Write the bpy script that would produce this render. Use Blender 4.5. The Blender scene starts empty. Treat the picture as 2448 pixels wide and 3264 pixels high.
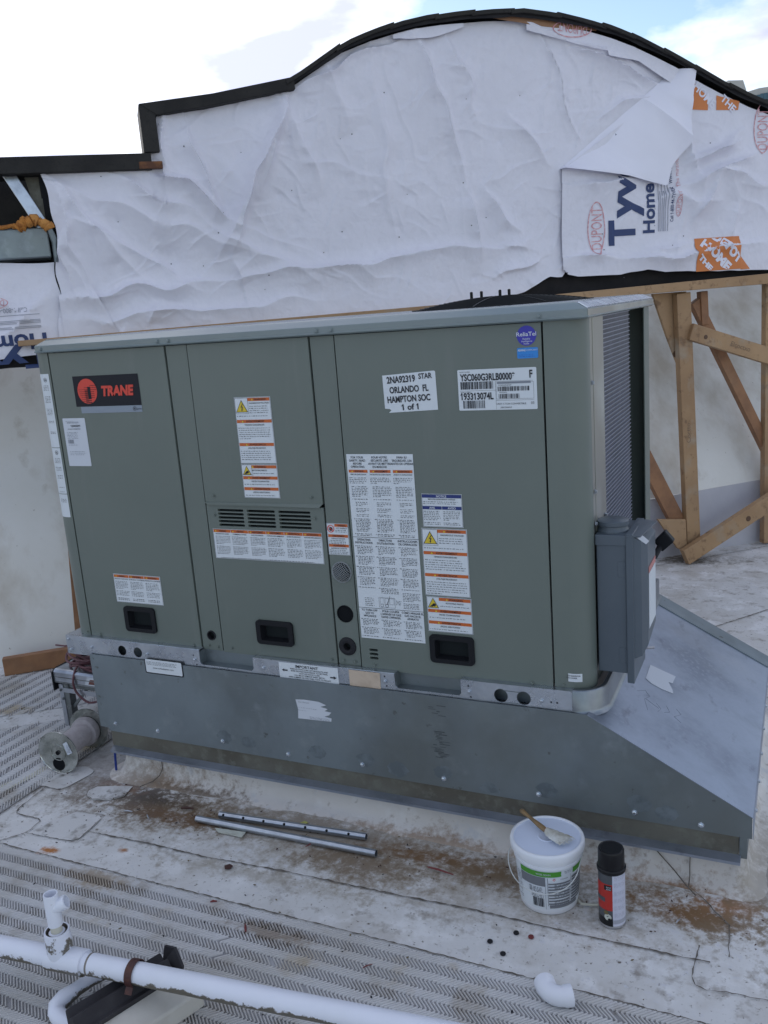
import bpy, bmesh, math, random
import numpy as np
from mathutils import Vector, Matrix
random.seed(7); RNG = np.random.default_rng(11)
R = math.radians
SC = bpy.context.scene
COL = SC.collection
# ------------------------------------------------------------------ camera, sky, sun
cam = bpy.data.cameras.new('camera'); camo = bpy.data.objects.new('camera', cam); COL.objects.link(camo)
camo.location = (2.189, -2.178, 1.021); camo.rotation_euler = (R(77.121), R(4.264), R(24.65))
cam.sensor_fit = 'VERTICAL'; cam.sensor_height = 36; cam.sensor_width = 27; cam.lens = 2850 / 3264 * 36
cam.clip_start = .05; cam.clip_end = 600
SC.camera = camo
SUN_EL, SUN_ROT = R(13), R(-52)
SUNV = Vector((math.sin(SUN_ROT) * math.cos(SUN_EL), math.cos(SUN_ROT) * math.cos(SUN_EL), math.sin(SUN_EL)))
world = bpy.data.worlds.new('World'); SC.world = world; world.use_nodes = True
def build_world():
    nt = world.node_tree; N = nt.nodes; K = nt.links
    for n in list(N): N.remove(n)
    out = N.new('ShaderNodeOutputWorld'); mix = N.new('ShaderNodeMixShader')
    sky = N.new('ShaderNodeTexSky'); sky.sky_type = 'NISHITA'; sky.sun_disc = False
    sky.sun_elevation = R(24); sky.sun_rotation = SUN_ROT; sky.air_density = 1.0; sky.dust_density = .3
    b1 = N.new('ShaderNodeBackground'); b1.inputs[1].default_value = .14
    K.new(sky.outputs[0], b1.inputs[0])
    tc = N.new('ShaderNodeTexCoord')
    mp = N.new('ShaderNodeMapping'); mp.inputs['Scale'].default_value = (1, 1, 2.2); mp.inputs['Location'].default_value = (.35, 1.2, .12)
    K.new(tc.outputs['Generated'], mp.inputs[0])
    n1 = N.new('ShaderNodeTexNoise'); n1.inputs['Scale'].default_value = 3.1; n1.inputs['Detail'].default_value = 7; n1.inputs['Roughness'].default_value = .52
    K.new(mp.outputs[0], n1.inputs[0])
    # thicker cloud towards the sun
    dot = N.new('ShaderNodeVectorMath'); dot.operation = 'DOT_PRODUCT'; dot.inputs[1].default_value = SUNV
    K.new(tc.outputs['Generated'], dot.inputs[0])
    gr = N.new('ShaderNodeMapRange'); gr.inputs[1].default_value = .80; gr.inputs[2].default_value = .97; gr.inputs[3].default_value = 0; gr.inputs[4].default_value = 1
    K.new(dot.outputs['Value'], gr.inputs[0])
    ad = N.new('ShaderNodeMath'); ad.operation = 'MULTIPLY_ADD'; ad.inputs[1].default_value = .24
    K.new(gr.outputs[0], ad.inputs[0]); K.new(n1.outputs[0], ad.inputs[2])
    cr = N.new('ShaderNodeMapRange'); cr.inputs[1].default_value = .475; cr.inputs[2].default_value = .565
    K.new(ad.outputs[0], cr.inputs[0])
    n2 = N.new('ShaderNodeTexNoise'); n2.inputs['Scale'].default_value = 4.7; n2.inputs['Detail'].default_value = 6
    mp2 = N.new('ShaderNodeMapping'); mp2.inputs['Scale'].default_value = (1, 1, 2.6); mp2.inputs['Location'].default_value = (2.3, .4, 1.3)
    K.new(tc.outputs['Generated'], mp2.inputs[0]); K.new(mp2.outputs[0], n2.inputs[0])
    rp = N.new('ShaderNodeValToRGB'); rp.color_ramp.elements[0].position = .38; rp.color_ramp.elements[0].color = (.52, .55, .74, 1)
    rp.color_ramp.elements[1].position = .52; rp.color_ramp.elements[1].color = (.96, 1.0, 1.10, 1)
    K.new(n2.outputs[0], rp.inputs[0])
    st = N.new('ShaderNodeMapRange'); st.inputs[1].default_value = .6; st.inputs[2].default_value = 1; st.inputs[3].default_value = 1.05; st.inputs[4].default_value = 1.45
    K.new(dot.outputs['Value'], st.inputs[0])
    b2 = N.new('ShaderNodeBackground'); K.new(rp.outputs[0], b2.inputs[0]); K.new(st.outputs[0], b2.inputs[1])
    K.new(cr.outputs[0], mix.inputs[0]); K.new(b1.outputs[0], mix.inputs[1]); K.new(b2.outputs[0], mix.inputs[2])
    K.new(mix.outputs[0], out.inputs[0])
build_world()
sun = bpy.data.lights.new('sun', 'SUN'); suno = bpy.data.objects.new('sun', sun); COL.objects.link(suno)
sun.energy = .6; sun.angle = R(14); sun.color = (1, .95, .88)
suno.rotation_euler = (-SUNV).to_track_quat('-Z', 'Y').to_euler(); suno.location = (0, 0, 30)
vs = SC.view_settings; vs.view_transform = 'Standard'; vs.look = 'None'; vs.gamma = 1; vs.use_curve_mapping = False; vs.exposure = .28
SC.cycles.max_bounces = 8

# ------------------------------------------------------------------ materials
def M(name, base, rough=.6, metal=0., layers=(), bump=None, bump2=None, coat=0, stretch=None, spots=(), rv=None):
    """layers: (scale, colour, lo, hi[, detail, stretch]) noise mixes; spots: (x,y,rx,ry,colour,amount) stains in object space"""
    m = bpy.data.materials.new(name); m.use_nodes = True
    nt = m.node_tree; N = nt.nodes; K = nt.links; b = N['Principled BSDF']
    tc = N.new('ShaderNodeTexCoord')
    def vec(s):
        if s is None: return tc.outputs['Object']
        mp = N.new('ShaderNodeMapping'); mp.inputs['Scale'].default_value = s; K.new(tc.outputs['Object'], mp.inputs[0]); return mp.outputs[0]
    def noise(scale, detail=5, s=None, rough=.6):
        n = N.new('ShaderNodeTexNoise'); n.inputs['Scale'].default_value = scale; n.inputs['Detail'].default_value = detail
        n.inputs['Roughness'].default_value = rough
        K.new(vec(s), n.inputs[0]); return n
    cur = None
    def mixc(fac, col):
        nonlocal cur
        mx = N.new('ShaderNodeMixRGB'); K.new(fac, mx.inputs[0])
        if cur is None: mx.inputs[1].default_value = (*base, 1)
        else: K.new(cur, mx.inputs[1])
        mx.inputs[2].default_value = (*col, 1); cur = mx.outputs[0]
    for L in layers:
        sc, col, lo, hi = L[:4]; det = L[4] if len(L) > 4 else 5; s = L[5] if len(L) > 5 else stretch; amt = L[6] if len(L) > 6 else 1.
        n = noise(sc, det, s); mr = N.new('ShaderNodeMapRange'); mr.inputs[1].default_value = lo; mr.inputs[2].default_value = hi; mr.inputs[4].default_value = amt
        K.new(n.outputs[0], mr.inputs[0]); mixc(mr.outputs[0], col)
    if spots:
        sx = N.new('ShaderNodeSeparateXYZ'); K.new(tc.outputs['Object'], sx.inputs[0])
        nz = noise(7., 8, None, .72); nf = noise(45., 4, None, .7)
        for (x, y, rx, ry, col, amt) in spots:
            def m2(op, a, bv, c=None):
                q = N.new('ShaderNodeMath'); q.operation = op
                for i, v in enumerate((a, bv, c)):
                    if v is None: continue
                    if isinstance(v, (int, float)): q.inputs[i].default_value = v
                    else: K.new(v, q.inputs[i])
                return q.outputs[0]
            dx = m2('MULTIPLY', m2('SUBTRACT', sx.outputs[0], x), 1 / rx); dy = m2('MULTIPLY', m2('SUBTRACT', sx.outputs[1], y), 1 / ry)
            d = m2('SQRT', m2('ADD', m2('MULTIPLY', dx, dx), m2('MULTIPLY', dy, dy)), 0.)
            d = m2('ADD', d, m2('MULTIPLY_ADD', nz.outputs[0], 2.6, -1.3)); d = m2('ADD', d, m2('MULTIPLY_ADD', nf.outputs[0], 2.8, -1.4))
            mr = N.new('ShaderNodeMapRange'); mr.inputs[1].default_value = 1.15; mr.inputs[2].default_value = .25; mr.inputs[4].default_value = amt
            K.new(d, mr.inputs[0]); mixc(mr.outputs[0], col)
    if cur is None: b.inputs['Base Color'].default_value = (*base, 1)
    else: K.new(cur, b.inputs['Base Color'])
    b.inputs['Roughness'].default_value = rough; b.inputs['Metallic'].default_value = metal; b.inputs['Coat Weight'].default_value = coat
    if rv:
        n = noise(rv[0], 5, stretch); mr = N.new('ShaderNodeMapRange'); mr.inputs[1].default_value = .35; mr.inputs[2].default_value = .65; mr.inputs[3].default_value = rv[1]; mr.inputs[4].default_value = rv[2]
        K.new(n.outputs[0], mr.inputs[0]); K.new(mr.outputs[0], b.inputs['Roughness'])
    prev = None
    for bp in (bump, bump2):
        if bp:
            n = noise(bp[0], bp[2] if len(bp) > 2 else 4, stretch); bu = N.new('ShaderNodeBump'); bu.inputs['Strength'].default_value = bp[1]; bu.inputs['Distance'].default_value = bp[3] if len(bp) > 3 else .002
            K.new(n.outputs[0], bu.inputs['Height'])
            if prev: K.new(prev, bu.inputs['Normal'])
            prev = bu.outputs[0]
    if prev: K.new(prev, b.inputs['Normal'])
    return m
BR = (.17, .115, .065); DK = (.09, .065, .045); RUST = (.30, .12, .03)
PAINT = M('green_grey_cabinet_paint', (.128, .152, .136), .40, 0, [(2.2, (.142, .167, .149), .35, .7), (5, (.150, .170, .155), .58, .74, 5, (3, 1, .4))], bump=(900, .12, 2, .0006), bump2=(2.6, .35, 2, .004), rv=(3, .30, .46))
CAPP = M('cabinet_paint_sky_tint', (.17, .21, .22), .20, 0, [(4, (.20, .24, .24), .35, .7)], bump=(900, .1, 2, .0006))  # cabinet paint with the blue sheen of the sky put into its colour
SEAM = M('dark_cabinet_gap', (.012, .016, .018), .8)
GALV = M('galvanised_steel', (.60, .645, .70), .28, .92, [(9, (.44, .48, .53), .4, .65), (60, (.58, .61, .64), .5, .75)], rv=(14, .22, .38), bump=(4, .25, 2, .004))
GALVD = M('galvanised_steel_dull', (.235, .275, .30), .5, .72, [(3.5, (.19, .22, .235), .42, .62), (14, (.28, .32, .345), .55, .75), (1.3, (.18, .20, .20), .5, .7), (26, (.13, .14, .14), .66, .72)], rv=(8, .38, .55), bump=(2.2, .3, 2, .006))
GALVS = M('galvanised_steel_sky_tint', (.37, .41, .49), .4, .82, [(4, (.26, .29, .35), .45, .65), (17, (.24, .26, .31), .60, .72, 6, (1, .5, 1)), (70, (.35, .39, .465), .5, .7), (150, (.12, .13, .15), .74, .78)], bump=(2.2, .45, 2, .008), rv=(5, .30, .55))  # adapter steel, lighter and bluer: reflected sky painted into the colour
GALVB = M('bright_galvanised_corner', (.5, .52, .50), .33, .8, [(5, (.4, .4, .37), .4, .65), (2, (.36, .36, .33), .5, .6, 3, (1, 1, .8))])
BROWNB = M('brown_dusty_skirt_metal', (.15, .145, .12), .6, .4, [(5, (.11, .10, .08), .4, .65), (30, (.18, .18, .15), .5, .7), (200, (.04, .035, .03), .68, .72)])
BLACKP = M('black_plastic', (.012, .013, .016), .45)
BLACKM = M('black_membrane', (.012, .012, .016), .6, 0, [(9, (.022, .021, .024), .4, .7)], bump=(5, .4, 3, .01))
HOLE = M('hole_dark', (.006, .007, .009), .9)
RUBR = M('dark_rubber', (.02, .02, .024), .6)
WHT = M('sticker_white', (.62, .66, .70), .45)
WHT2 = M('sticker_white_soft', (.55, .58, .64), .5)
ORG = M('sticker_orange', (.52, .115, .02), .45)
YEL = M('sticker_yellow', (.62, .46, .03), .45)
INK = M('print_black', (.02, .022, .03), .5)
GREYINK = M('print_grey', (.20, .22, .26), .5)
NAVY = M('print_navy', (.015, .03, .16), .5)
PURPL = M('sticker_purple_blue', (.035, .03, .36), .4)
SKYB = M('sticker_bright_blue', (.02, .22, .62), .4)
REDL = M('print_red', (.62, .05, .03), .45)
BADGE = M('badge_black', (.014, .015, .022), .4)
SILV = M('badge_silver', (.23, .27, .33), .4, .3)
TAN = M('tan_sticker', (.52, .42, .33), .6, 0, [(20, (.42, .33, .25), .5, .7)])
BOXP = M('blue_grey_box_paint', (.075, .095, .118), .38, 0, [(4, (.085, .107, .13), .4, .6)], bump=(700, .08, 2, .0005))
COILB = M('coil_fins', (.085, .09, .12), .5, .3, [(4, (.06, .065, .085), .4, .6), (30, (.11, .115, .15), .5, .7)])
COILW = M('coil_wire', (.32, .34, .42), .4, .5)
WOODL = M('pine_timber', (.42, .265, .14), .7, 0, [(3, (.31, .185, .095), .35, .65, 4), (22, (.20, .115, .06), .56, .70, 4), (7, (.36, .28, .20), .55, .72, 6), (1.2, (.34, .215, .12), .45, .7)], stretch=(1, 1, 1), bump=(30, .3, 3, .001))
WOODR = M('reddish_timber', (.31, .15, .07), .6, 0, [(9, (.19, .09, .045), .4, .7, 5), (2, (.31, .18, .10), .5, .7)])
def crumple(m):
    # fine creases of a crumpled sheet: ridges along cell borders, as relief only
    nt = m.node_tree; N = nt.nodes; K = nt.links; b = N['Principled BSDF']; tc = N.new('ShaderNodeTexCoord'); prev = b.inputs['Normal'].links[0].from_socket
    for sc, dist, st in ((21, .004, .45),):
        nz = N.new('ShaderNodeTexNoise'); nz.inputs['Scale'].default_value = sc * .8; K.new(tc.outputs['Object'], nz.inputs[0])
        av = N.new('ShaderNodeVectorMath'); av.operation = 'MULTIPLY_ADD'; av.inputs[1].default_value = (.12, .12, .12); K.new(nz.outputs['Color'], av.inputs[0]); K.new(tc.outputs['Object'], av.inputs[2])
        v = N.new('ShaderNodeTexVoronoi'); v.feature = 'F1'; v.inputs['Scale'].default_value = sc; K.new(av.outputs[0], v.inputs['Vector'])
        bu = N.new('ShaderNodeBump'); bu.inputs['Strength'].default_value = st; bu.inputs['Distance'].default_value = dist; K.new(v.outputs['Distance'], bu.inputs['Height']); K.new(prev, bu.inputs['Normal']); prev = bu.outputs[0]
    K.new(prev, b.inputs['Normal'])
TYV = M('house_wrap_white', (.73, .72, .80), .5, 0, [(2.2, (.68, .67, .74), .4, .7), (35, (.69, .68, .755), .5, .7)], bump=(55, .22, 5, .002), bump2=(420, .12, 2, .001))
crumple(TYV)
TYVB = M('house_wrap_white_flap', (.78, .775, .87), .45, 0, [(3, (.75, .745, .84), .4, .7)], bump=(30, .1, 3, .002))
PRED = M('wrap_print_pale_red', (.60, .27, .30), .6, 0, [(60, (.72, .5, .53), .45, .6)])
PNAV = M('wrap_print_navy', (.022, .045, .14), .55)
PORG = M('wrap_print_orange', (.62, .20, .055), .55)
PGRY = M('wrap_print_grey', (.35, .36, .42), .6)
TRIM = M('dark_roof_edging', (.024, .023, .023), .75, 0, [(6, (.040, .038, .036), .4, .7), (60, (.02, .02, .02), .55, .75)], bump=(120, .5, 3, .002))
TRIML = M('dark_roof_edging_light', (.034, .032, .029), .75, 0, [(8, (.026, .025, .024), .4, .7), (90, (.055, .052, .046), .6, .75)], bump=(120, .5, 3, .002))
RUSTY = M('rusty_edge', (.10, .04, .02), .8, 0, [(30, (.22, .09, .03), .5, .7)])
FOAM = M('orange_foam', (.50, .20, .04), .9, 0, [(30, (.28, .10, .02), .45, .65), (8, (.60, .30, .09), .5, .7)], bump=(60, .9, 5, .01))
SLOPE = M('white_roof_coating', (.68, .665, .625), .7, 0, [(1.5, (.73, .72, .70), .4, .65), (3.2, (.46, .41, .34), .48, .70, 8, (1, 1, .45), .85), (9, (.37, .32, .25), .60, .76, 7, (1, 1, .5), .55), (45, (.30, .27, .23), .68, .76, 6)], bump=(14, .35, 5, .006))
UPST = M('lavender_upstand', (.49, .485, .53), .65, 0, [(5, (.44, .44, .49), .4, .7)], bump=(20, .25, 4, .004))
ROOF = M('white_membrane_roof', (.66, .655, .655), .6, 0,
  [(1.3, (.58, .57, .555), .42, .62), (5, (.49, .465, .435), .48, .68, 9), (8, (.74, .735, .74), .52, .64, 8), (19, (.31, .285, .26), .56, .72, 9), (45, (.60, .60, .63), .60, .70, 6), (70, (.14, .12, .10), .61, .69, 6)],
  bump=(30, .5, 6, .003),
  spots=[(1.0, -.15, 1.45, .19, (.36, .32, .27), .8), (1.0, -.12, 1.3, .10, (.22, .18, .135), .6), (.34, -.15, .32, .11, BR, .9), (.27, -.11, .19, .07, (.06, .042, .028), .95), (.40, -.185, .2, .045, (.14, .075, .035), .85), (.13, -.10, .09, .035, RUST, .7),
         (1.10, -.22, .2, .08, BR, .75), (1.30, -.125, .22, .045, (.16, .085, .035), .95), (1.50, -.16, .2, .06, BR, .75), (1.97, -.135, .20, .06, (.18, .09, .03), .95), (2.06, -.08, .1, .045, RUST, .85),
         (.158, -.462, .035, .022, (.42, .16, .04), 1.), (.38, -.385, .018, .012, (.36, .15, .05), .9), (2.2, .03, .22, .3, (.20, .16, .11), .7), (.0, .0, .35, .25, (.24, .22, .22), .5), (1.6, 2.95, .3, .12, (.08, .06, .035), .9), (-1.0, .72, .25, .12, (.10, .08, .06), .8), (.85, -.36, .35, .04, (.30, .26, .2), .5)])
CURBM = M('curb_membrane', (.66, .63, .60), .65, 0, [(2.5, (.58, .55, .52), .42, .65), (8, (.72, .71, .70), .52, .7), (30, (.28, .23, .19), .60, .75, 6), (12, (.55, .55, .56), .62, .72)], bump=(16, .5, 5, .006), bump2=(90, .4, 3, .002),
  spots=[(x - 1.07, y - .5, rx, ry, c_, a_) for x, y, rx, ry, c_, a_ in [(.25, -.05, .24, .05, (.22, .14, .075), .85), (.42, -.055, .18, .03, DK, .8), (1.25, -.06, .35, .035, (.25, .15, .08), .8), (1.9, -.06, .22, .05, (.24, .13, .06), .9), (1.0, -.066, 1.25, .022, (.34, .29, .24), .6), (.08, -.02, .12, .06, (.48, .46, .44), .4), (2.12, .05, .06, .3, (.36, .32, .27), .8)]])
PADM = M('walkway_pad_membrane', (.60, .595, .605), .6, 0, [(2.2, (.50, .485, .47), .42, .62), (9, (.38, .345, .31), .56, .74, 7), (3, (.43, .36, .27), .62, .72, 6)], bump=(40, .4, 4, .002),
  spots=[(.42, -.53, .12, .04, (.30, .22, .13), .7), (1.0, -.56, .14, .035, (.20, .14, .09), .7)])
PADG = M('walkway_pad_gap_dirt', (.33, .325, .34), .8, 0, [(3, (.43, .43, .45), .4, .65), (9, (.19, .17, .145), .52, .70, 6)],
  spots=[(1.0, -.56, .2, .05, (.06, .045, .03), .9), (.42, -.53, .15, .05, (.13, .09, .05), .8)])
DIRTL = M('seam_dirt', (.10, .085, .07), .85, 0, [(30, (.22, .2, .18), .45, .65)])
PATCH = M('membrane_patch', (.63, .625, .625), .6, 0, [(5, (.47, .45, .43), .44, .64, 9), (8, (.70, .70, .71), .54, .66, 8), (19, (.25, .235, .22), .54, .68, 9), (70, (.14, .12, .10), .62, .70, 6)], bump=(30, .4, 5, .003))
PVC = M('white_pvc', (.74, .76, .84), .38, 0, [(6, (.70, .72, .79), .4, .7), (90, (.6, .6, .63), .68, .74)])
PVCD = M('white_pvc_mildewed', (.72, .74, .83), .38, 0, [(5, (.68, .7, .77), .4, .7)])
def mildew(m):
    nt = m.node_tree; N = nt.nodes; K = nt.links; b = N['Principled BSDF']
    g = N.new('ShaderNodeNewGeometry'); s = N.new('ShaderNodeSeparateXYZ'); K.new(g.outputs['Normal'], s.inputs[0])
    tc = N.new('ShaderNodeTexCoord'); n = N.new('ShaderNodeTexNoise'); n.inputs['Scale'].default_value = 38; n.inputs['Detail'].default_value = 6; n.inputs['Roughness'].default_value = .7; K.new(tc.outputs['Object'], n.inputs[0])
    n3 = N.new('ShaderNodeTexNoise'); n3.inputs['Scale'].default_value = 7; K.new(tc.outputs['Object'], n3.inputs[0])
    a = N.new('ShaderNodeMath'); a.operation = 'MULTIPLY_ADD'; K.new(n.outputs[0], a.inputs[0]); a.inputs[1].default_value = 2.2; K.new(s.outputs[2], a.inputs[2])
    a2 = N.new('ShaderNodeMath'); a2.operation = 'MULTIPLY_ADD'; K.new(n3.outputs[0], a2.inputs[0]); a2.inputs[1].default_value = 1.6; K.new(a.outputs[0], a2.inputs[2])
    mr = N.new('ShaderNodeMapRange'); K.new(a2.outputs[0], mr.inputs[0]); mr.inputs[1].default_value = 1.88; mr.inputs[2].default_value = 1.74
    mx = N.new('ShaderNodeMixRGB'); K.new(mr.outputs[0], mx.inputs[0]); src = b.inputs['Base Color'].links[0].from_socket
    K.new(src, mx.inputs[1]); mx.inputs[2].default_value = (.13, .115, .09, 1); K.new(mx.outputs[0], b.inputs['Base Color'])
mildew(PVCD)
STRAP = M('rusted_strap', (.055, .018, .016), .6, 0, [(40, (.10, .035, .02), .5, .7)])
TUBE = M('zinc_tube', (.42, .46, .52), .3, .9, [(30, (.33, .36, .41), .4, .7)])
REELM = M('thin_steel_flange', (.58, .60, .57), .18, .85, [(9, (.26, .28, .25), .42, .62), (5, (.55, .56, .52), .55, .65), (30, (.15, .15, .14), .64, .72)])
ROPE = M('grey_cable', (.40, .37, .38), .7, 0, [(60, (.32, .29, .3), .4, .7)])
CORD = M('maroon_cord', (.12, .045, .055), .5, 0, [(20, (.17, .07, .08), .5, .7)])
ALU = M('aluminium', (.52, .55, .60), .3, .85, [(8, (.35, .37, .41), .45, .65), (25, (.2, .2, .21), .66, .72)])
ALUD = M('dirty_aluminium', (.20, .215, .22), .5, .6, [(9, (.10, .10, .10), .45, .65), (40, (.3, .31, .32), .55, .7)])
BUCK = M('bucket_white_plastic', (.72, .74, .79), .32, 0, [(5, (.69, .71, .76), .4, .7)], coat=.1)
LIDM = M('bucket_lid_plastic', (.60, .66, .80), .38, 0, [(8, (.57, .63, .77), .4, .7)])
GREENL = M('label_green', (.06, .27, .02), .4)
WOODH = M('brush_handle_wood', (.22, .14, .06), .5, 0, [(30, (.11, .075, .04), .45, .65), (60, (.45, .42, .35), .66, .7)])
BRIS = M('dried_bristles', (.50, .50, .46), .9, 0, [(30, (.36, .34, .28), .4, .65), (12, (.62, .63, .62), .5, .65)], bump=(50, .8, 5, .004))
CANB = M('can_black_gloss', (.008, .008, .010), .3); CANB.node_tree.nodes['Principled BSDF'].inputs['Specular IOR Level'].default_value = .3
CANR = M('can_red', (.42, .02, .012), .35)
CANG = M('can_dark_grey', (.07, .075, .085), .4)
CANW = M('can_white_label', (.55, .56, .66), .4)
STEEL = M('can_steel_rim', (.45, .45, .47), .3, .9)
TAPE = M('cream_tape', (.55, .54, .45), .5, 0, [(8, (.48, .47, .40), .4, .7)])
BLUEP = M('blue_plastic', (.01, .035, .22), .4)
BROWNS = M('debris_brown', (.06, .025, .02), .7); REDS = M('debris_red', (.16, .03, .03), .6); LEAFM = M('debris_leaf', (.14, .11, .05), .8)
CONC = M('far_concrete', (.42, .42, .40), .8, 0, [(.5, (.38, .38, .36), .4, .6)])
GLASS = M('far_window_glass', (.05, .10, .13), .15, .2)
BLK = M('dark_weathered_rubber', (.032, .030, .034), .65, 0, [(12, (.05, .048, .052), .4, .7), (5, (.10, .095, .10), .60, .75, 6, (4, 1, 1))], bump=(30, .5, 4, .003))
BLKW = M('pale_support_block', (.52, .50, .46), .7, 0, [(6, (.42, .39, .34), .45, .7), (20, (.35, .3, .25), .6, .75)], bump=(40, .4, 4, .002))
for _m in (BLACKP, RUBR, TRIM, TRIML, BLACKM, HOLE, SEAM, BLK, BADGE): _m.node_tree.nodes['Principled BSDF'].inputs['Specular IOR Level'].default_value = .18
PAPER = M('paper_scrap', (.5, .52, .46), .8, 0, [(30, (.4, .4, .34), .45, .65)])

# ------------------------------------------------------------------ mesh helpers
WO = {}
def wo(p): return WO.get(p.name, Vector((0, 0, 0))) if p else Vector((0, 0, 0))
def thing(name, label, cat, loc=(0, 0, 0), group=None):
    o = bpy.data.objects.new(name, None); COL.objects.link(o); o.location = loc; o.empty_display_size = .1
    o['label'] = label; o['category'] = cat
    if group: o['group'] = group
    WO[o.name] = Vector(loc); return o
def tag(o, label, cat, group=None):
    o['label'] = label; o['category'] = cat
    if group: o['group'] = group
    return o
class MB:
    def __init__(s, f=None): s.v = []; s.fc = []; s.mi = []; s.f = f
    def add(s, vs, fs, mi=0):
        b = len(s.v)
        s.v += [tuple(s.f(*v)) if s.f else tuple(v) for v in vs]
        s.fc += [tuple(b + i for i in f) for f in fs]; s.mi += [mi] * len(fs); return s
    def box(s, a, b, mi=0):
        x0, y0, z0 = a; x1, y1, z1 = b
        return s.add([(x0, y0, z0), (x1, y0, z0), (x1, y1, z0), (x0, y1, z0), (x0, y0, z1), (x1, y0, z1), (x1, y1, z1), (x0, y1, z1)],
                     [(0, 3, 2, 1), (4, 5, 6, 7), (0, 1, 5, 4), (1, 2, 6, 5), (2, 3, 7, 6), (3, 0, 4, 7)], mi)
    def prism(s, pts, vec, mi=0):
        n = len(pts); v = [tuple(p) for p in pts] + [tuple(p[i] + vec[i] for i in range(3)) for p in pts]
        return s.add(v, [tuple(range(n))[::-1], tuple(range(n, 2 * n))] + [(i, (i + 1) % n, n + (i + 1) % n, n + i) for i in range(n)], mi)
    def beam(s, p, q, w, t, up=(0, 0, 1), mi=0):
        p = Vector(p); q = Vector(q); d = (q - p).normalized(); u = Vector(up); a = d.cross(u).normalized(); b = a.cross(d).normalized()
        c = [(-w / 2, -t / 2), (w / 2, -t / 2), (w / 2, t / 2), (-w / 2, t / 2)]
        return s.prism([p + a * x + b * y for x, y in c], q - p, mi)
    def lathe(s, prof, c=(0, 0, 0), axis=(0, 0, 1), n=32, mi=0, a0=0, a1=360, mis=None):
        ax = Vector(axis).normalized(); t = Vector((1, 0, 0)) if abs(ax.x) < .9 else Vector((0, 1, 0)); u = ax.cross(t).normalized(); w = ax.cross(u)
        if abs(ax.z) > .99: u = Vector((1, 0, 0)); w = Vector((0, 1, 0)) * (1 if ax.z > 0 else -1)
        full = abs(a1 - a0) >= 359.9; m = n if full else n + 1; vs = []
        for r, h in prof:
            for k in range(m):
                a = R(a0 + (a1 - a0) * k / n); vs.append(Vector(c) + ax * h + u * (r * math.cos(a)) + w * (r * math.sin(a)))
        for i in range(len(prof) - 1):
            fs = []
            for k in range(n):
                k2 = (k + 1) % m if full else k + 1
                fs.append((i * m + k, i * m + k2, (i + 1) * m + k2, (i + 1) * m + k))
            b = len(s.v)
            if i == 0: s.v += [tuple(s.f(*v)) if s.f else tuple(v) for v in vs]; base = b
            s.fc += [tuple(base + j for j in f) for f in fs]; s.mi += [mis[i] if mis else mi] * len(fs)
        return s
    def tube(s, pts, r, n=8, mi=0, cap=True, closed=False):
        pts = [Vector(p) for p in pts]; N = len(pts); vs = []; prev = None
        rr = r if hasattr(r, '__len__') else [r] * N
        for i, p in enumerate(pts):
            if closed: d = pts[(i + 1) % N] - pts[i - 1]
            else: d = pts[min(i + 1, N - 1)] - pts[max(i - 1, 0)]
            d.normalize()
            if prev is None: prev = d.orthogonal().normalized()
            a = (prev - d * prev.dot(d)).normalized(); prev = a; b = d.cross(a)
            for k in range(n):
                t = 2 * math.pi * k / n; vs.append(p + a * (rr[i] * math.cos(t)) + b * (rr[i] * math.sin(t)))
        fs = []
        for i in range(N if closed else N - 1):
            j = (i + 1) % N
            for k in range(n): k2 = (k + 1) % n; fs.append((i * n + k, i * n + k2, j * n + k2, j * n + k))
        if cap and not closed: fs += [tuple(range(n))[::-1], tuple((N - 1) * n + k for k in range(n))]
        return s.add(vs, fs, mi)
    def sphere(s, c, r, mi=0, n=8, sc=(1, 1, 1)):
        vs = []; fs = []; m = n // 2 + 1
        for i in range(m):
            th = math.pi * i / (m - 1)
            for k in range(n):
                ph = 2 * math.pi * k / n; vs.append((c[0] + r * sc[0] * math.sin(th) * math.cos(ph), c[1] + r * sc[1] * math.sin(th) * math.sin(ph), c[2] + r * sc[2] * math.cos(th)))
        for i in range(m - 1):
            for k in range(n): k2 = (k + 1) % n; fs.append((i * n + k, (i + 1) * n + k, (i + 1) * n + k2, i * n + k2))
        return s.add(vs, fs, mi)
    def build(s, name, mats, parent=None, smooth=False, bevel=0, label=None, recalc=True):
        me = bpy.data.meshes.new(name); o = wo(parent)
        me.from_pydata([(v[0] - o.x, v[1] - o.y, v[2] - o.z) for v in s.v], [], s.fc)
        if not isinstance(mats, (list, tuple)): mats = [mats]
        for m in mats: me.materials.append(m)
        if any(s.mi): me.polygons.foreach_set('material_index', s.mi)
        if smooth: me.polygons.foreach_set('use_smooth', [True] * len(me.polygons))
        if recalc:
            bm = bmesh.new(); bm.from_mesh(me); bmesh.ops.recalc_face_normals(bm, faces=bm.faces); bm.to_mesh(me); bm.free()
        ob = bpy.data.objects.new(name, me); COL.objects.link(ob); WO[ob.name] = o
        if parent: ob.parent = parent
        if label: ob['label'] = label
        if bevel:
            b = ob.modifiers.new('bevel', 'BEVEL'); b.width = bevel; b.segments = 2; b.limit_method = 'ANGLE'; b.angle_limit = R(40)
        if smooth:
            try: me.set_sharp_from_angle(angle=R(45))
            except Exception: pass
        return ob
def dupe(o, parent, delta=(0, 0, 0)):
    c = o.copy(); COL.objects.link(c); c.parent = parent; c.location = Vector(o.location) + Vector(delta) + (wo(o) - wo(parent)); WO[c.name] = wo(parent); return c
def struct(o): o['kind'] = 'structure'; return o
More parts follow.
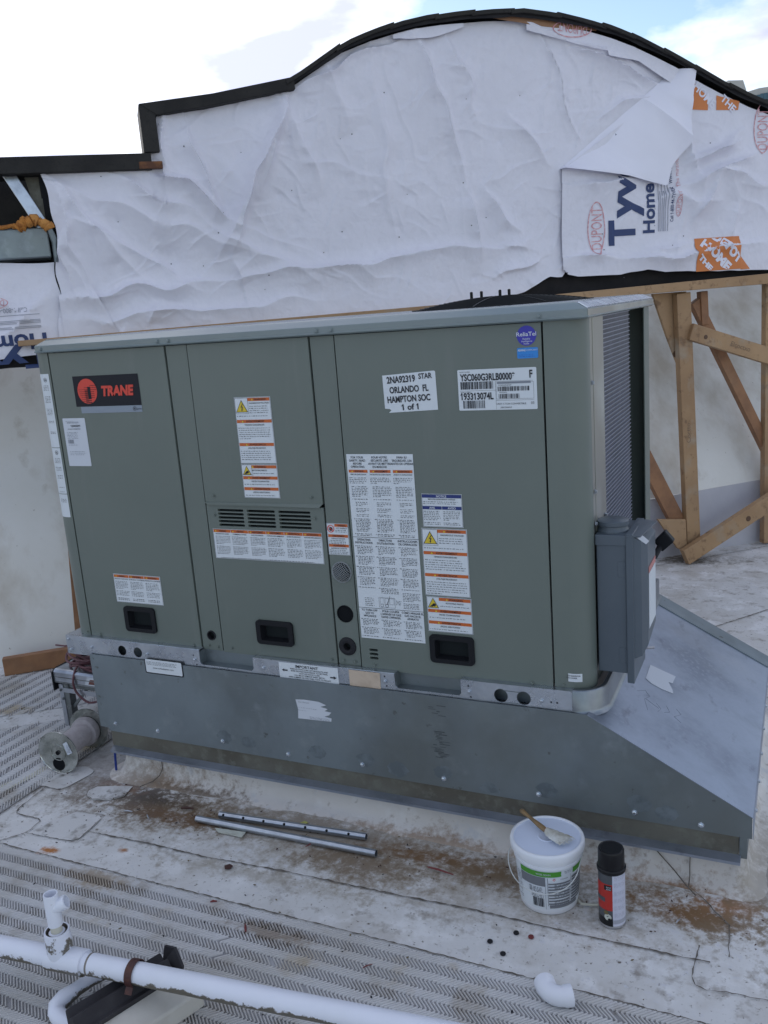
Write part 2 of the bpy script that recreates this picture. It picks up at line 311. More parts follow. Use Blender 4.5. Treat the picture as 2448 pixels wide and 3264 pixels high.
# 2D plates with real holes
def loop_rect(x0, y0, x1, y1, r=0, n=5):
    if r <= 0: return [(x0, y0), (x1, y0), (x1, y1), (x0, y1)]
    out = []
    for cx, cy, a in ((x1 - r, y0 + r, -90), (x1 - r, y1 - r, 0), (x0 + r, y1 - r, 90), (x0 + r, y0 + r, 180)):
        for k in range(n + 1): t = R(a + 90 * k / n); out.append((cx + r * math.cos(t), cy + r * math.sin(t)))
    return out
def loop_circ(x, y, r, n=24): return [(x + r * math.cos(2 * math.pi * k / n), y + r * math.sin(2 * math.pi * k / n)) for k in range(n)]
def plate_geo(outer, holes, t):
    cu = bpy.data.curves.new('p', 'CURVE'); cu.dimensions = '2D'; cu.fill_mode = 'BOTH'; cu.extrude = t / 2
    for lp in [outer] + list(holes):
        sp = cu.splines.new('POLY'); sp.points.add(len(lp) - 1); sp.use_cyclic_u = True
        for i, (x, y) in enumerate(lp): sp.points[i].co = (x, y, 0, 1)
    ob = bpy.data.objects.new('p', cu); me = ob.to_mesh()
    v = [tuple(q.co) for q in me.vertices]; f = [tuple(p.vertices) for p in me.polygons]
    ob.to_mesh_clear(); bpy.data.objects.remove(ob); bpy.data.curves.remove(cu); return v, f
TC = {}
def text_geo(s, bold=0, sp=1.0):
    key = (s, bold, sp)
    if key not in TC:
        cu = bpy.data.curves.new('t', 'FONT'); cu.body = s; cu.size = 1; cu.offset = bold; cu.resolution_u = 3; cu.space_character = sp; cu.fill_mode = 'FRONT'
        ob = bpy.data.objects.new('t', cu); me = ob.to_mesh()
        v = np.array([tuple(q.co)[:2] for q in me.vertices]) if len(me.vertices) else np.zeros((0, 2)); f = [tuple(p.vertices) for p in me.polygons]
        ob.to_mesh_clear(); bpy.data.objects.remove(ob); bpy.data.curves.remove(cu); TC[key] = (v, f)
    return TC[key]
CAPH = float(text_geo('H')[0][:, 1].max())
def text2d(s, x, y, h, align='C', bold=0., w=None, sx=1., shear=0., rot=0.):
    v, f = text_geo(s, bold); v = v.copy() / CAPH * h
    if not len(v): return v, f
    x0, x1 = v[:, 0].min(), v[:, 0].max()
    f = list(f)
    for i, ch in enumerate(s):
        if ch == '1':
            pv = text_geo(s[:i + 1], bold)[0]; xr = pv[:, 0].max() / CAPH * h; b0 = len(v); wd = h * .16
            v = np.vstack([v, [[xr - wd, h * 1.0], [xr - wd * 2.7, h * .76], [xr - wd * 2.7, h * .62], [xr - wd, h * .80]]]); f.append((b0, b0 + 1, b0 + 2, b0 + 3))
    if w: sx = w / (x1 - x0)
    v[:, 0] = (v[:, 0] - x0) * sx; W = (x1 - x0) * sx
    v[:, 0] += v[:, 1] * shear - {'C': W / 2, 'L': 0, 'R': W}[align]; v[:, 1] -= h / 2
    if rot: c, s_ = math.cos(R(rot)), math.sin(R(rot)); v = np.stack([v[:, 0] * c - v[:, 1] * s_, v[:, 0] * s_ + v[:, 1] * c], 1)
    v[:, 0] += x; v[:, 1] += y; return v, f
class Sticker:
    """flat print on a surface: fn(u,v,d) -> world"""
    def __init__(s, fn): s.m = MB(); s.fn = fn; s.mats = []
    def mi(s, m):
        if m not in s.mats: s.mats.append(m)
        return s.mats.index(m)
    def poly(s, pts, m, d=0): s.m.add([s.fn(u, v, d) for u, v in pts], [tuple(range(len(pts)))], s.mi(m)); return s
    def rect(s, u0, v0, u1, v1, m, d=.0004): return s.poly([(u0, v0), (u1, v0), (u1, v1), (u0, v1)], m, d)
    def tx(s, t, x, y, h, m=None, d=.0010, **k):
        v, f = text2d(t, x, y, h, **k); s.m.add([s.fn(a, b, d) for a, b in v], f, s.mi(m or INK)); return s
    def frame(s, u0, v0, u1, v1, t, m, d=.0008):
        s.rect(u0, v0, u1, v0 + t, m, d); s.rect(u0, v1 - t, u1, v1, m, d); s.rect(u0, v0 + t, u0 + t, v1 - t, m, d); s.rect(u1 - t, v0 + t, u1, v1 - t, m, d); return s
    def ring(s, x, y, r0, r1, m, d=.001, sy=1., n=28):
        vs = [s.fn(x + r * math.cos(2 * math.pi * k / n), y + sy * r * math.sin(2 * math.pi * k / n), d) for r in (r0, r1) for k in range(n)]
        s.m.add(vs, [(k, (k + 1) % n, n + (k + 1) % n, n + k) for k in range(n)], s.mi(m)); return s
    def disc(s, x, y, r, m, d=.0006, sy=1., n=28): return s.poly([(x + r * math.cos(2 * math.pi * k / n), y + sy * r * math.sin(2 * math.pi * k / n)) for k in range(n)], m, d)
    def lines(s, u0, v0, u1, v1, pitch=.0046, h=.0021, m=None, para=6, ind=0.):
        """unreadably small print: rows of words"""
        y = v1 - pitch; c = 0; mm = s.mi(m or INK); vs = []; fs = []
        while y > v0:
            c += 1; last = (c % para == 0); x = u0 + (ind if c % para != 1 else 0); xe = u1 - random.uniform(0, .12) * (u1 - u0)
            if last: xe = u0 + (u1 - u0) * random.uniform(.3, .8)
            while x < xe:
                w = random.uniform(.003, .010); w = min(w, xe - x); n = max(1, int(w / .0017))
                for k in range(n):
                    hh = h * random.choice((.72, .72, 1, 1.15)); xx = x + k * .0017; b = len(vs)
                    vs += [s.fn(xx, y, .0009), s.fn(xx + .0011, y, .0009), s.fn(xx + .0011, y + hh, .0009), s.fn(xx, y + hh, .0009)]; fs.append((b, b + 1, b + 2, b + 3))
                x += w + .0016
            y -= pitch * (1.8 if last else 1)
        s.m.add(vs, fs, mm); return s
    def bars(s, u0, v0, u1, v1, unit=.0011, m=None):
        x = u0
        while x < u1:
            w = unit * random.choice((1, 1, 2, 3)); s.rect(x, v0, min(x + w, u1), v1, m or INK, .0009); x += w + unit * random.choice((1, 1, 2))
        return s
    def build(s, name, parent, label=None): return s.m.build(name, s.mats, parent, label=label, recalc=False)
def front(x0, z0, y=0.0): return lambda u, v, d: (x0 + u, y - .0009 - d, z0 + v)

# ------------------------------------------------------------------ wall frame (the parapet runs at 41 degrees to the unit)
G = -.5
WA = R(41); WD = Vector((math.cos(WA), math.sin(WA), 0)); WN = Vector((math.sin(WA), -math.cos(WA), 0)); WP = Vector((1.6, 3.05, 0))
def W(s, off, z): return WP + WD * s + WN * off + Vector((0, 0, z))

# ------------------------------------------------------------------ roof
def build_roof():
    m = MB(); S = 45; m.add([(-S, -S, G), (S, -S, G), (S, S, G), (-S, S, G)], [(0, 1, 2, 3)])
    roof = struct(m.build('roof_floor', ROOF, recalc=False))
    def seam(pts, w=.005, mat=DIRTL, z=.0035, name='seam'):
        mm = MB(); P = [Vector((x, y, 0)) for x, y in pts]; Q = []
        for a, b in zip(P[:-1], P[1:]):
            n = max(2, int((b - a).length / .012)); Q += [a + (b - a) * (k / n) for k in range(n)]
        Q.append(P[-1]); vs = []
        for i, p in enumerate(Q):
            d = (Q[min(i + 1, len(Q) - 1)] - Q[max(i - 1, 0)]).normalized(); nn = Vector((-d.y, d.x, 0)); ww = w * random.uniform(.18, .85); o = random.uniform(-.0018, .0018)
            vs += [(*(p + nn * (ww / 2 + o)).xy, G + z), (*(p - nn * (ww / 2 - o)).xy, G + z)]
        mm.add(vs, [(2 * i, 2 * i + 1, 2 * i + 3, 2 * i + 2) for i in range(len(Q) - 1)])
        return mm.build(name, mat, roof, recalc=False)
    def arc(pts, k=6):   # rounded polyline
        P = [Vector((x, y)) for x, y in pts]; out = [pts[0]]
        for a, b, c in zip(P[:-2], P[1:-1], P[2:]):
            p = b + (a - b) * .25; q = b + (c - b) * .25
            for i in range(k + 1): t = i / k; r = (p * (1 - t) + b * t) * (1 - t) + (b * (1 - t) + q * t) * t; out.append((r.x, r.y))
        return out + [pts[-1]]
    seam([(.17, -.345), (.433, -.335), (.631, -.338), (.919, -.32), (1.21, -.315), (1.466, -.304), (1.705, -.308), (1.995, -.304), (2.03, -.300)], .008)
    seam([(2.0, -.252), (1.997, -.36), (2.005, -.386), (2.03, -.392), (2.071, -.384), (2.6, -.36)], .005)
    seam([(1.95, -.03), (1.99, -.07), (2.019, -.109), (2.06, -.158), (2.068, -.27)], .006)
    seam(arc([(-.148, -.009), (-.157, -.13), (-.14, -.173), (-.12, -.34), (.008, -.337), (.018, -.41), (-.031, -.474), (-.2, -.6)]), .006)
    seam([(-1.28, .42), (-1.131, .531), (-.871, .728), (-.3, 1.16)], .006); seam([(-.85, .03), (-.702, .139), (-.533, .266), (-.36, .40)], .006)
    seam([(1.45, 1.36), (1.64, 1.60), (1.869, 1.91), (2.065, 2.172), (2.6, 2.9)], .009); seam([(1.2, 2.52), (1.488, 2.80), (2.024, 3.29), (2.5, 3.7)], .008)
    seam([(-.16, -.6), (-.157, -.358), (-.157, -.046), (-.157, .5)], .006); seam([(-.3, -.482), (.5, -.485), (1.3, -.484), (2.1, -.49), (2.6, -.49)], .006)
    def patch(pts, z=.0018, h=.002):
        mm = MB(); P = arc(pts + [pts[0]], 4)[:-1]; mm.prism([(x, y, G + z) for x, y in P], (0, 0, h)); return mm.build('membrane_patch', PATCH, roof, bevel=.0008)
    patch([(-.194, -.174), (-.215, -.098), (-.11, -.015), (-.042, -.037), (-.07, -.175)])
    patch([(.085, -.267), (.195, -.26), (.211, -.401), (.013, -.414)])
    seam([(.195, -.26), (.211, -.401)], .004, z=.0046); seam([(-.215, -.1), (-.194, -.176), (-.07, -.177)], .004, z=.0046); seam([(.07, -.262), (.195, -.255)], .004, z=.0046); seam([(.018, -.416), (.211, -.404)], .004, z=.0046)
    fl = [(.085, -.103), (.04, -.12), (.03, -.15), (.045, -.177), (.081, -.190), (.138, -.178), (.175, -.14)]
    mm = MB(); mm.prism([(x, y, G + .002) for x, y in fl + [(.16, -.08)]], (0, 0, .003)); mm.build('membrane_patch', PATCH, roof, bevel=.001); seam(fl, .004, z=.0062)
    # walkway pads with herringbone ribs
    def ribs(name, rows, alongx, inside, per, plen, hgt=.0038, wd=.0062):
        vs = []; fs = []; base = 0
        for (r0, parity, a0, a1) in rows:
            n = int((a1 - a0) / plen)
            for k in range(n):
                a = a0 + (k + .5) * plen; hl = per / 2 * .93; sl = 1.1 if parity else -1.1
                if alongx: p = Vector((a - sl * hl, r0 - hl)); q = Vector((a + sl * hl, r0 + hl))
                else: p = Vector((r0 - hl, a + sl * hl)); q = Vector((r0 + hl, a - sl * hl))
                c = (p + q) / 2
                if not inside(c.x, c.y) or random.random() < .004: continue
                d = (q - p).normalized(); nn = Vector((-d.y, d.x)) * wd / 2 * (1.28 if parity == alongx else .70); jj = hgt * random.uniform(.75, 1.1)
                for (pt, zz, e) in ((p, 0, 1), (q, 0, 1), (p, jj, .55), (q, jj, .55)):
                    vs.append((pt.x + nn.x * e, pt.y + nn.y * e, G + .0035 + zz)); vs.append((pt.x - nn.x * e, pt.y - nn.y * e, G + .0035 + zz))
                b = base; fs += [(b + 4, b + 5, b + 7, b + 6), (b, b + 4, b + 6, b + 2), (b + 1, b + 3, b + 7, b + 5), (b, b + 1, b + 5, b + 4), (b + 2, b + 6, b + 7, b + 3)]; base += 8
        mm = MB(); mm.v = vs; mm.fc = fs; mm.mi = [0] * len(fs); return mm.build(name, PADM, None, recalc=False)
    pads = struct(MB().add([(-1.2, -1.7, G + .0025), (3.0, -1.7, G + .0025), (3.0, -.492, G + .0025), (-1.2, -.492, G + .0025)], [(0, 1, 2, 3)]).build('walkway_pad', PADG, recalc=False))
    rb = ribs('walkway_ribs', [(-.508 - i * .0272, i % 2 == 0, -.4, 2.9) for i in range(38)], True, lambda x, y: True, .0272, .0104)
    rb.parent = pads; rb['kind'] = 'stuff'; rb.name = 'rib_pattern'
    ca, sa = math.cos(R(40)), math.sin(R(40))
    def inL(x, y):
        d = (y - .531) * math.cos(R(37)) - (x + 1.131) * math.sin(R(37))     # behind the far diagonal seam
        e = (y - .139) * math.cos(R(37)) - (x + .702) * math.sin(R(37))
        return d < -.03 and not (-.045 < e < .085) and x < -.165
    p2 = struct(MB().add([(-2.2, -.9, G + .0025), (-.163, -.9, G + .0025), (-.163, 1.22, G + .0025), (-.9, .66, G + .0025), (-2.2, -.31, G + .0025)], [(0, 1, 2, 3, 4)]).build('walkway_pad', PADG, recalc=False))
    rb = ribs('rib_pattern', [(-.18 - i * .031, i % 2 == 0, -.8, 1.2) for i in range(52)], False, inL, .031, .0125, .0045, .0072)
    rb.parent = p2; rb['kind'] = 'stuff'
    # flat membrane strip that covers the pad along the diagonal seam
    a = Vector((-2.0, -.84)); d = Vector((math.cos(R(37)), math.sin(R(37)))); a = Vector((-.702, .139)) - d * 1.7; b = Vector((-.702, .139)) + d * .55; n = Vector((-d.y, d.x))
    MB().prism([(*(a - n * .04).to_tuple(), G + .003), (*(b - n * .04).to_tuple(), G + .003), (*(b + n * .08).to_tuple(), G + .003), (*(a + n * .08).to_tuple(), G + .003)], (0, 0, .0008)).build('membrane_strip', PATCH, roof, recalc=True)
build_roof()

# ------------------------------------------------------------------ curb
def build_curb():
    t = thing('roof_curb', 'low roof curb wrapped in dirty white membrane under the grey metal adapter', 'curb', (1.07, .5, G))
    path = []
    def side(a, b, n):
        for k in range(n): path.append((a[0] + (b[0] - a[0]) * k / n, a[1] + (b[1] - a[1]) * k / n))
    def corner(cx, cy, a0, r=.025):
        for k in range(6): q = R(a0 + 90 * k / 6); path.append((cx + r * math.cos(q), cy + r * math.sin(q)))
    x0, x1, y0, y1 = .074, 2.085, .0, 1.0; r = .02
    side((x0, y1), (x0, y0 + r), 30); corner(x0 + r, y0 + r, 180); side((x0 + r, y0), (x1 - r, y0), 150); corner(x1 - r, y0 + r, 270); side((x1, y0 + r), (x1, y1), 50); side((x1, y1), (x0, y1), 20)
    prof = [(0, -.36), (0, -.40), (.001, -.42), (.003, -.44), (.007, -.455), (.010, -.468), (.016, -.48), (.025, -.489), (.036, -.494), (.048, -.4975), (.062, -.5035)]
    n = len(path); vs = []; nrm = []
    for i in range(n):
        a = Vector(path[i - 1]); b = Vector(path[(i + 1) % n]); d = (b - a).normalized(); nrm.append(Vector((d.y, -d.x)))
    ph = RNG.random((40, 3)) * 6.28
    def wob(u, k): return sum(math.sin(u * (5 + 7 * j) + ph[j][k]) / (1 + j) for j in range(9)) * .5
    for j, (o, z) in enumerate(prof):
        for i, (x, y) in enumerate(path):
            u = x + y * 1.3; w = wob(u, 0) * .004 + wob(u * 1.7 + j * .7, 1) * .0025
            oo = o + w * (.3 + 1.4 * o / .06 if o < .06 else 1.7) ; p = Vector((x, y)) + nrm[i] * max(oo, 0)
            vs.append((p.x, p.y, z + (w * (.6 if j < len(prof) - 2 else 1.0) if 3 < j else 0)))
    m = MB(); m.add(vs, [(j * n + i, j * n + (i + 1) % n, (j + 1) * n + (i + 1) % n, (j + 1) * n + i) for j in range(len(prof) - 1) for i in range(n)])
    m.build('curb_membrane', CURBM, t, smooth=True)
    # lap seams on the curb face
    def lap(pts):
        MB().tube(pts, .0016, 5).build('lap_seam', DIRTL, t)
    lap([(.235, -.006, -.43), (.237, -.010, -.455), (.232, -.022, -.475), (.218, -.045, -.488), (.19, -.08, -.493)])
    lap([(1.84, -.004, -.40), (1.87, -.006, -.43), (1.915, -.02, -.468), (1.95, -.05, -.487), (1.975, -.075, -.492)])
    lap([(1.955, -.004, -.405), (1.953, -.008, -.45), (1.955, -.025, -.475), (1.955, -.055, -.488)]); lap([(1.955, -.004, -.405), (1.99, -.004, -.407), (2.04, -.004, -.409)])
build_curb()

# ------------------------------------------------------------------ curb adapter
def hexscrew(name, loc, parent, r=.0055, axis=(0, -1, 0), mat=GALV):
    m = MB(); m.lathe([(0, .0), (r * 1.5, .0), (r * 1.5, .0012), (r * .95, .0014), (r * .95, .0052), (r * .6, .006), (0, .006)], loc, axis, 6); return m.build(name, mat, parent)
def screws(name, locs, parent, r=.0055, axis=(0, -1, 0), mat=GALV):
    o = hexscrew(name, locs[0], parent, r, axis, mat)
    for l in locs[1:]: dupe(o, parent, Vector(l) - Vector(locs[0]))
def build_adapter():
    t = thing('curb_adapter', 'galvanised sheet metal curb adapter with a sloped right side below the rooftop unit', 'curb adapter', (1.05, .5, -.39))
    yb = 1.02
    m = MB(); m.prism([(.008, -.030, -.052), (1.70, -.030, -.052), (2.103, -.030, -.276), (2.103, -.030, -.334), (.045, -.030, -.330), (.045, -.030, -.320), (.008, -.030, -.318)], (0, .002, 0))
    m.build('front_panel', GALVD, t)
    m = MB(); m.prism([(1.70, -.032, -.052), (2.104, -.032, -.275), (2.104, yb, -.275), (1.70, yb, -.052)], (.0008, 0, .0016)); m.build('sloped_panel', GALVS, t)
    m = MB(); m.prism([(2.1045, -.031, -.276), (2.1045, yb, -.276), (2.1045, yb, -.335), (2.1045, -.031, -.335)], (.0015, 0, 0)); m.build('side_flange', GALVS, t)
    # raised hem along the far edge of the slope
    m = MB(); m.prism([(1.72, .93, -.0625), (2.104, .93, -.2745), (2.104, 1.02, -.2740), (1.72, 1.02, -.0600)], (.001, 0, .005)); m.build('hem', GALVD, t)
    m = MB(); m.prism([(.008, -.028, -.055), (.008, 1.0, -.055), (.008, 1.0, -.32), (.008, -.028, -.32)], (.0015, 0, 0)); m.build('side_panel', GALVD, t)
    m = MB(); m.box((.049, -.0265, -.388), (2.072, -.0245, -.322)); m.build('skirt_band', BROWNB, t)
    m = MB(); m.prism([(.062, -.0565, -.3905), (2.078, -.0565, -.3905), (2.078, -.024, -.3875), (.050, -.024, -.3875)], (0, 0, .0018)); m.box((.062, -.0580, -.3965), (2.078, -.0565, -.3885)); m.build('drip_flange', GALVS, t)
    MB().box((2.074, -.029, -.393), (2.092, .98, -.322)).build('skirt_return', GALVD, t); MB().box((.049, -.0240, -.388), (.0505, .98, -.322)).build('skirt_return', GALVD, t)
    screws('screw', [(x, -.030, z) for x, z in ((.078, -.299), (.259, -.301), (.521, -.300), (.766, -.308), (1.024, -.302), (1.284, -.305), (1.562, -.305), (1.818, -.312), (1.983, -.317))], t)
    screws('edge_screw', [(2.106, y, -.300) for y in (.05, .2, .36, .52, .68, .84)], t, axis=(1, 0, 0))
    sm = [(1.284, -.285, .03), (1.14, -.30, .035), (1.42, -.318, .03), (1.035, -.285, .03), (1.83, -.285, .034), (.87, -.285, .03), (1.585, -.29, .03), (.53, -.285, .03), (1.90, -.30, .03), (.62, -.29, .028)]
    SMG = M('flux_smudge', (.165, .195, .215), .42, .72, [(26, (.22, .26, .285), .45, .62)])
    for x, z, r in sm:
        q = Sticker(lambda u, v, d, x=x, z=z: (x + u, -.0302 - d, z + v)); q.poly([(r * random.uniform(.8, 1.1) * math.cos(a), min(r * random.uniform(.6, .85) * math.sin(a), 9)) for a in np.linspace(0, 6.28, 22)[:-1] if z + r * .7 * math.sin(a) > -.329], SMG, 0.0); q.build('smudge', t)
    # vertical scuffs
    q = Sticker(front(1.26, -.30, -.030)); 
    SC_ = M('scuff', (.07, .075, .08), .5, .6)
    for k in range(26):
        z = .06 + k * .0042 if k < 20 else .19 + (k - 20) * .006; x = random.uniform(-.01, .02); q.rect(x, z, x + random.uniform(.01, .035), z + random.uniform(.0006, .0016), SC_, 0)
    q.build('scuff_mark', t)['kind'] = 'stuff'
    # torn paper label on the front
    s = Sticker(front(.813, -.180, -.030))
    s.poly([(.0, .062), (.006, .030), (.003, .0), (.118, .004), (.12, .015), (.096, .018), (.112, .024), (.121, .034), (.098, .036), (.110, .044), (.085, .048), (.106, .056), (.08, .064), (.03, .065)], WHT2)
    s.lines(.045, .002, .118, .014, .0045, m=GREYINK); s.tx('Over The Limit', .028, .056, .0042, GREYINK); s.lines(.006, .02, .08, .046, .009, .0014, m=GREYINK, para=2); s.build('torn_label', t, 'torn white paper label')
    s = Sticker(front(.244, -.094, -.030)); s.poly(loop_rect(0, 0, .155, .05, .006), BADGE); s.poly(loop_rect(.004, .004, .151, .05, .004), WHT, .0004); s.tx('www.curbadapters.com', .075, .022, .006); s.lines(.01, .03, .14, .045); s.build('web_label', t)
    # paper scrap on the slope
    k = math.tan(R(28.8)); SN = Vector((math.sin(R(29)), 0, math.cos(R(29))))
    def sl(x, y, d=0): return Vector((x, y, -.052 - (x - 1.70) * (.223 / .404) + .002)) + SN * d
    m = MB(); P = [(1.788, .446), (1.859, .467), (1.857, .412), (1.846, .405), (1.862, .372), (1.866, .352), (1.836, .338), (1.809, .335), (1.79, .345)]
    m.prism([sl(x, y, .0006) for x, y in P], SN * .0008); m.build('paper_label', WHT2, t)
    # hand lettering in marker
    m = MB(); c = lambda pts: m.tube([sl(x, y, .0002) for x, y in pts], .0005, 4)
    c([(1.782, .245), (1.80, .275), (1.815, .255), (1.805, .225), (1.822, .175)]); c([(1.808, .23), (1.845, .22)]); c([(1.835, .24), (1.85, .225), (1.845, .20)]); c([(1.86, .26), (1.872, .235), (1.86, .215)]); c([(1.885, .275), (1.90, .26), (1.885, .225), (1.905, .215)])
    m.build('marker_writing', GREYINK, t)
build_adapter()

# ------------------------------------------------------------------ rooftop unit
def warn_block(s, u0, v0, u1, v1, head, sub, tri=None, foot=False, pitch=.0062):
    H = .009; s.rect(u0, v1 - H, u1, v1, ORG, .0006)
    lx = u0
    if tri is not None: lx = u0 + .046; s.rect(u0, v1 - .045, lx - .002, v1 + .0001, WHT, .0008); s.frame(u0, v1 - .045, lx - .002, v1, .0006, INK, .0010)
    cx = (lx + u1) / 2; s.tx(head, cx + .004, v1 - H / 2, .0058, INK, bold=.01, d=.0012)
    hw = len(head) * .0028; s.poly([(cx - hw - .006, v1 - H + .0015), (cx - hw + .001, v1 - H + .0015), (cx - hw - .0025, v1 - .0015)], YEL, .0012)
    s.tx(sub, cx, v1 - H - .006, .0042, bold=.01)
    if tri is not None:
        cxx = u0 + .022; b = v1 - .041; s.poly([(cxx - .0205, b), (cxx + .0205, b), (cxx, b + .036)], INK, .0011); s.poly([(cxx - .0175, b + .0018), (cxx + .0175, b + .0018), (cxx, b + .0325)], YEL, .0014)
        if tri == 'bolt': s.poly([(cxx + .003, b + .025), (cxx - .004, b + .0145), (cxx + .0005, b + .0145), (cxx - .001, b + .007), (cxx - .003, b + .008), (cxx + .0005, b + .003), (cxx + .0035, b + .008), (cxx + .0015, b + .0075), (cxx + .0045, b + .0165), (cxx, b + .0165), (cxx + .0055, b + .025)], INK, .0017)
        else:
            s.disc(cxx + .004, b + .0135, .006, INK, .0016); s.disc(cxx + .004, b + .0135, .0025, YEL, .0019, n=10); s.poly([(cxx - .012, b + .004), (cxx - .004, b + .004), (cxx + .002, b + .010), (cxx - .001, b + .013), (cxx - .011, b + .008)], INK, .0017)
        s.lines(lx + .002, v1 - .045, u1 - .003, v1 - H - .010, pitch); s.lines(u0 + .003, v0 + .002, u1 - .003, v1 - .047, pitch)
    else: s.lines(u0 + .003, v0 + .002, u1 - .003, v1 - H - .010, pitch)
def build_unit():
    t = thing('rooftop_unit', 'large grey-green packaged air conditioner on a galvanised base rail', 'air conditioner', (.85, .5, -.06))
    # core behind the panels
    m = MB(); m.box((.004, .018, -.002), (1.60, .97, .965)); m.build('inner_frame', SEAM, t)
    m = MB(); m.box((-.080, .06, .002), (-.078, .95, .966)); m.box((-.078, .975, .002), (1.62, .979, .966)); m.build('rear_skin', PAINT, t)
    def panel(x0, x1, z0, z1, y=0., name='access_panel', holes=(), th=.012, r=0):
        v, f = plate_geo(loop_rect(x0, z0, x1, z1, r), holes, th); mm = MB(); mm.add([(a, y + th / 2 + c, b) for a, b, c in v], f); return mm.build(name, PAINT, t, bevel=.0016)
    # handles
    def handle(p, x0, z0, x1, z1):
        cx, cz = (x0 + x1) / 2, (z0 + z1) / 2; w, h = x1 - x0, z1 - z0
        v, f = plate_geo(loop_rect(x0, z0, x1, z1, .012), [loop_rect(x0 + .016, z0 + .013, x1 - .016, z1 - .015, .004)], .008)
        mm = MB(); mm.add([(a, -.003 + c, b) for a, b, c in v], f)
        a0, a1, b0, b1 = x0 + .0162, x1 - .0162, z0 + .0132, z1 - .0152
        mm.add([(a0, -.001, b0), (a1, -.001, b0), (a1, -.001, b1), (a0, -.001, b1), (a0 + .01, .040, b0 + .008), (a1 - .004, .040, b0 + .008), (a1 - .004, .040, b1 - .004), (a0 + .01, .040, b1 - .004)],
               [(0, 1, 5, 4), (1, 2, 6, 5), (2, 3, 7, 6), (3, 0, 4, 7), (4, 5, 6, 7)])
        mm.build('handle', BLACKP, p, bevel=.002)
    hr = lambda x0, z0, x1, z1: loop_rect(x0 + .0155, z0 + .0125, x1 - .0155, z1 - .0145, .004)
    H1, H2, H3 = (.164, .037, .291, .124), (.681, .041, .811, .118), (1.257, .040, 1.388, .123)
    p1 = panel(.0035, .4605, .0, .958, holes=[hr(*H1)]); handle(p1, *H1)
    post1 = panel(.4655, .5405, -.001, .958, .0035, 'cabinet_post', [loop_circ(.503, .048, .0155)])
    slots = [loop_rect(a, z, a + w, z + .0075, .0035, 3) for a, w in ((.585, .093), (.690, .098), (.800, .108)) for z in (.457, .4455, .434, .4225, .411)]
    p2b = panel(.5455, .9525, -.003, .4765, .0015, 'access_panel', [hr(*H2)] + slots); handle(p2b, *H2)
    p2 = panel(.5455, .9525, .4865, .958)
    mm = MB(); mm.prism([(.548, -.001, .4868), (.950, -.001, .4868), (.950, -.0055, .4835), (.944, -.0055, .4775), (.554, -.0055, .4775), (.548, -.0055, .4835)], (0, .0012, 0)); mm.v = []; mm.fc = []; mm.mi = []
    for (a, b) in ((0, 0),):
        pts = [(.5475, .4875), (.9505, .4875), (.9505, .4845), (.942, .4775), (.556, .4775), (.5475, .4845)]
        mm.add([(x, -.0005 if z > .486 else -.006, z) for x, z in pts] + [(x, .001 if z > .486 else -.0045, z) for x, z in pts], [tuple(range(6)), tuple(range(6, 12)), (0, 5, 11, 6), (5, 4, 10, 11), (4, 3, 9, 10), (3, 2, 8, 9), (2, 1, 7, 8), (1, 0, 6, 7)])
    mm.build('drip_lip', PAINT, p2)
    post2 = panel(.9575, 1.0305, -.004, .958, .0035, 'cabinet_post', [loop_circ(.992, .159, .0265), loop_circ(.991, .058, .017)])
    sl3 = [loop_rect(1.063, z, 1.091, z + .0075, .0035, 3) for z in (.052, .0395, .027)]
    p3 = panel(1.0355, 1.6045, -.005, .958, holes=[hr(*H3)] + sl3); handle(p3, *H3)
    def sweep(path, z0, z1, name, mat, parent=t, th=.0015):
        n = len(path); vs = [(x, y, z) for z in (z0, z1) for x, y in path]; mm = MB(); mm.add(vs, [(i, i + 1, n + i + 1, n + i) for i in range(n - 1)]); return mm.build(name, mat, parent, smooth=True)
    arcp = lambda cx, cy, r, a0, a1, n=14: [(cx + r * math.cos(R(a0 + (a1 - a0) * k / n)), cy + r * math.sin(R(a0 + (a1 - a0) * k / n))) for k in range(n + 1)]
    cr = sweep([(1.6095, .012), (1.6095, .001)] + arcp(1.655, .056, .055, -90, 0, 18) + [(1.710, .06)], -.001, .966, 'corner_panel', PAINT)
    cl = sweep([(-.080, .12), (-.080, .07)] + arcp(-.022, .059, .058, 180, 270, 16) + [(-.0030, .001), (-.0030, .012)], .001, .966, 'corner_panel', PAINT)
    # right side: bright corner, coil, dark opening, rear post
    m = MB(); m.box((1.703, .058, .0), (1.7075, .232, .966)); m.box((1.7075, .10, .0), (1.709, .228, .966)); m.build('galvanised_corner', GALVB, t, bevel=.0008)
    screws('corner_screw', [(1.7095, y, z) for y, z in ((.075, .80), (.083, .52), (.081, .435), (.205, .43), (.205, .405), (.205, .375))], t, .005, (1, 0, 0))
    m = MB(); m.lathe([(0, .0006), (.009, .0006)], (1.7095, .085, .335), (1, 0, 0), 16); m.v = [(a, (b - .085) * .6 + .085, c) for a, b, c in m.v]; m.build('wire_hole', HOLE, t)
    m = MB(); m.box((1.680, .232, .0), (1.700, .66, .966)); m.build('coil', COILB, t)
    m = MB()
    z = .012
    while z < .962: m.box((1.7002, .234, z), (1.7042, .658, z + .0020)); z += .0118
    o = m.build('coil_wires', COILW, t); o['kind'] = 'stuff'
    m = MB(); m.box((1.66, .661, .0), (1.664, .885, .966)); m.box((1.664, .661, 0), (1.70, .664, .966)); m.build('coil_opening', HOLE, t)
    m = MB(); m.box((1.706, .890, -.0), (1.711, .985, .966)); m.build('rear_post', PAINT, t, bevel=.002); MB().box((1.60, .968, 0), (1.706, .972, .966)).build('rear_panel_edge', PAINT, t)
    # cap
    x0, x1, y0, y1 = -.088, 1.722, -.014, 1.005
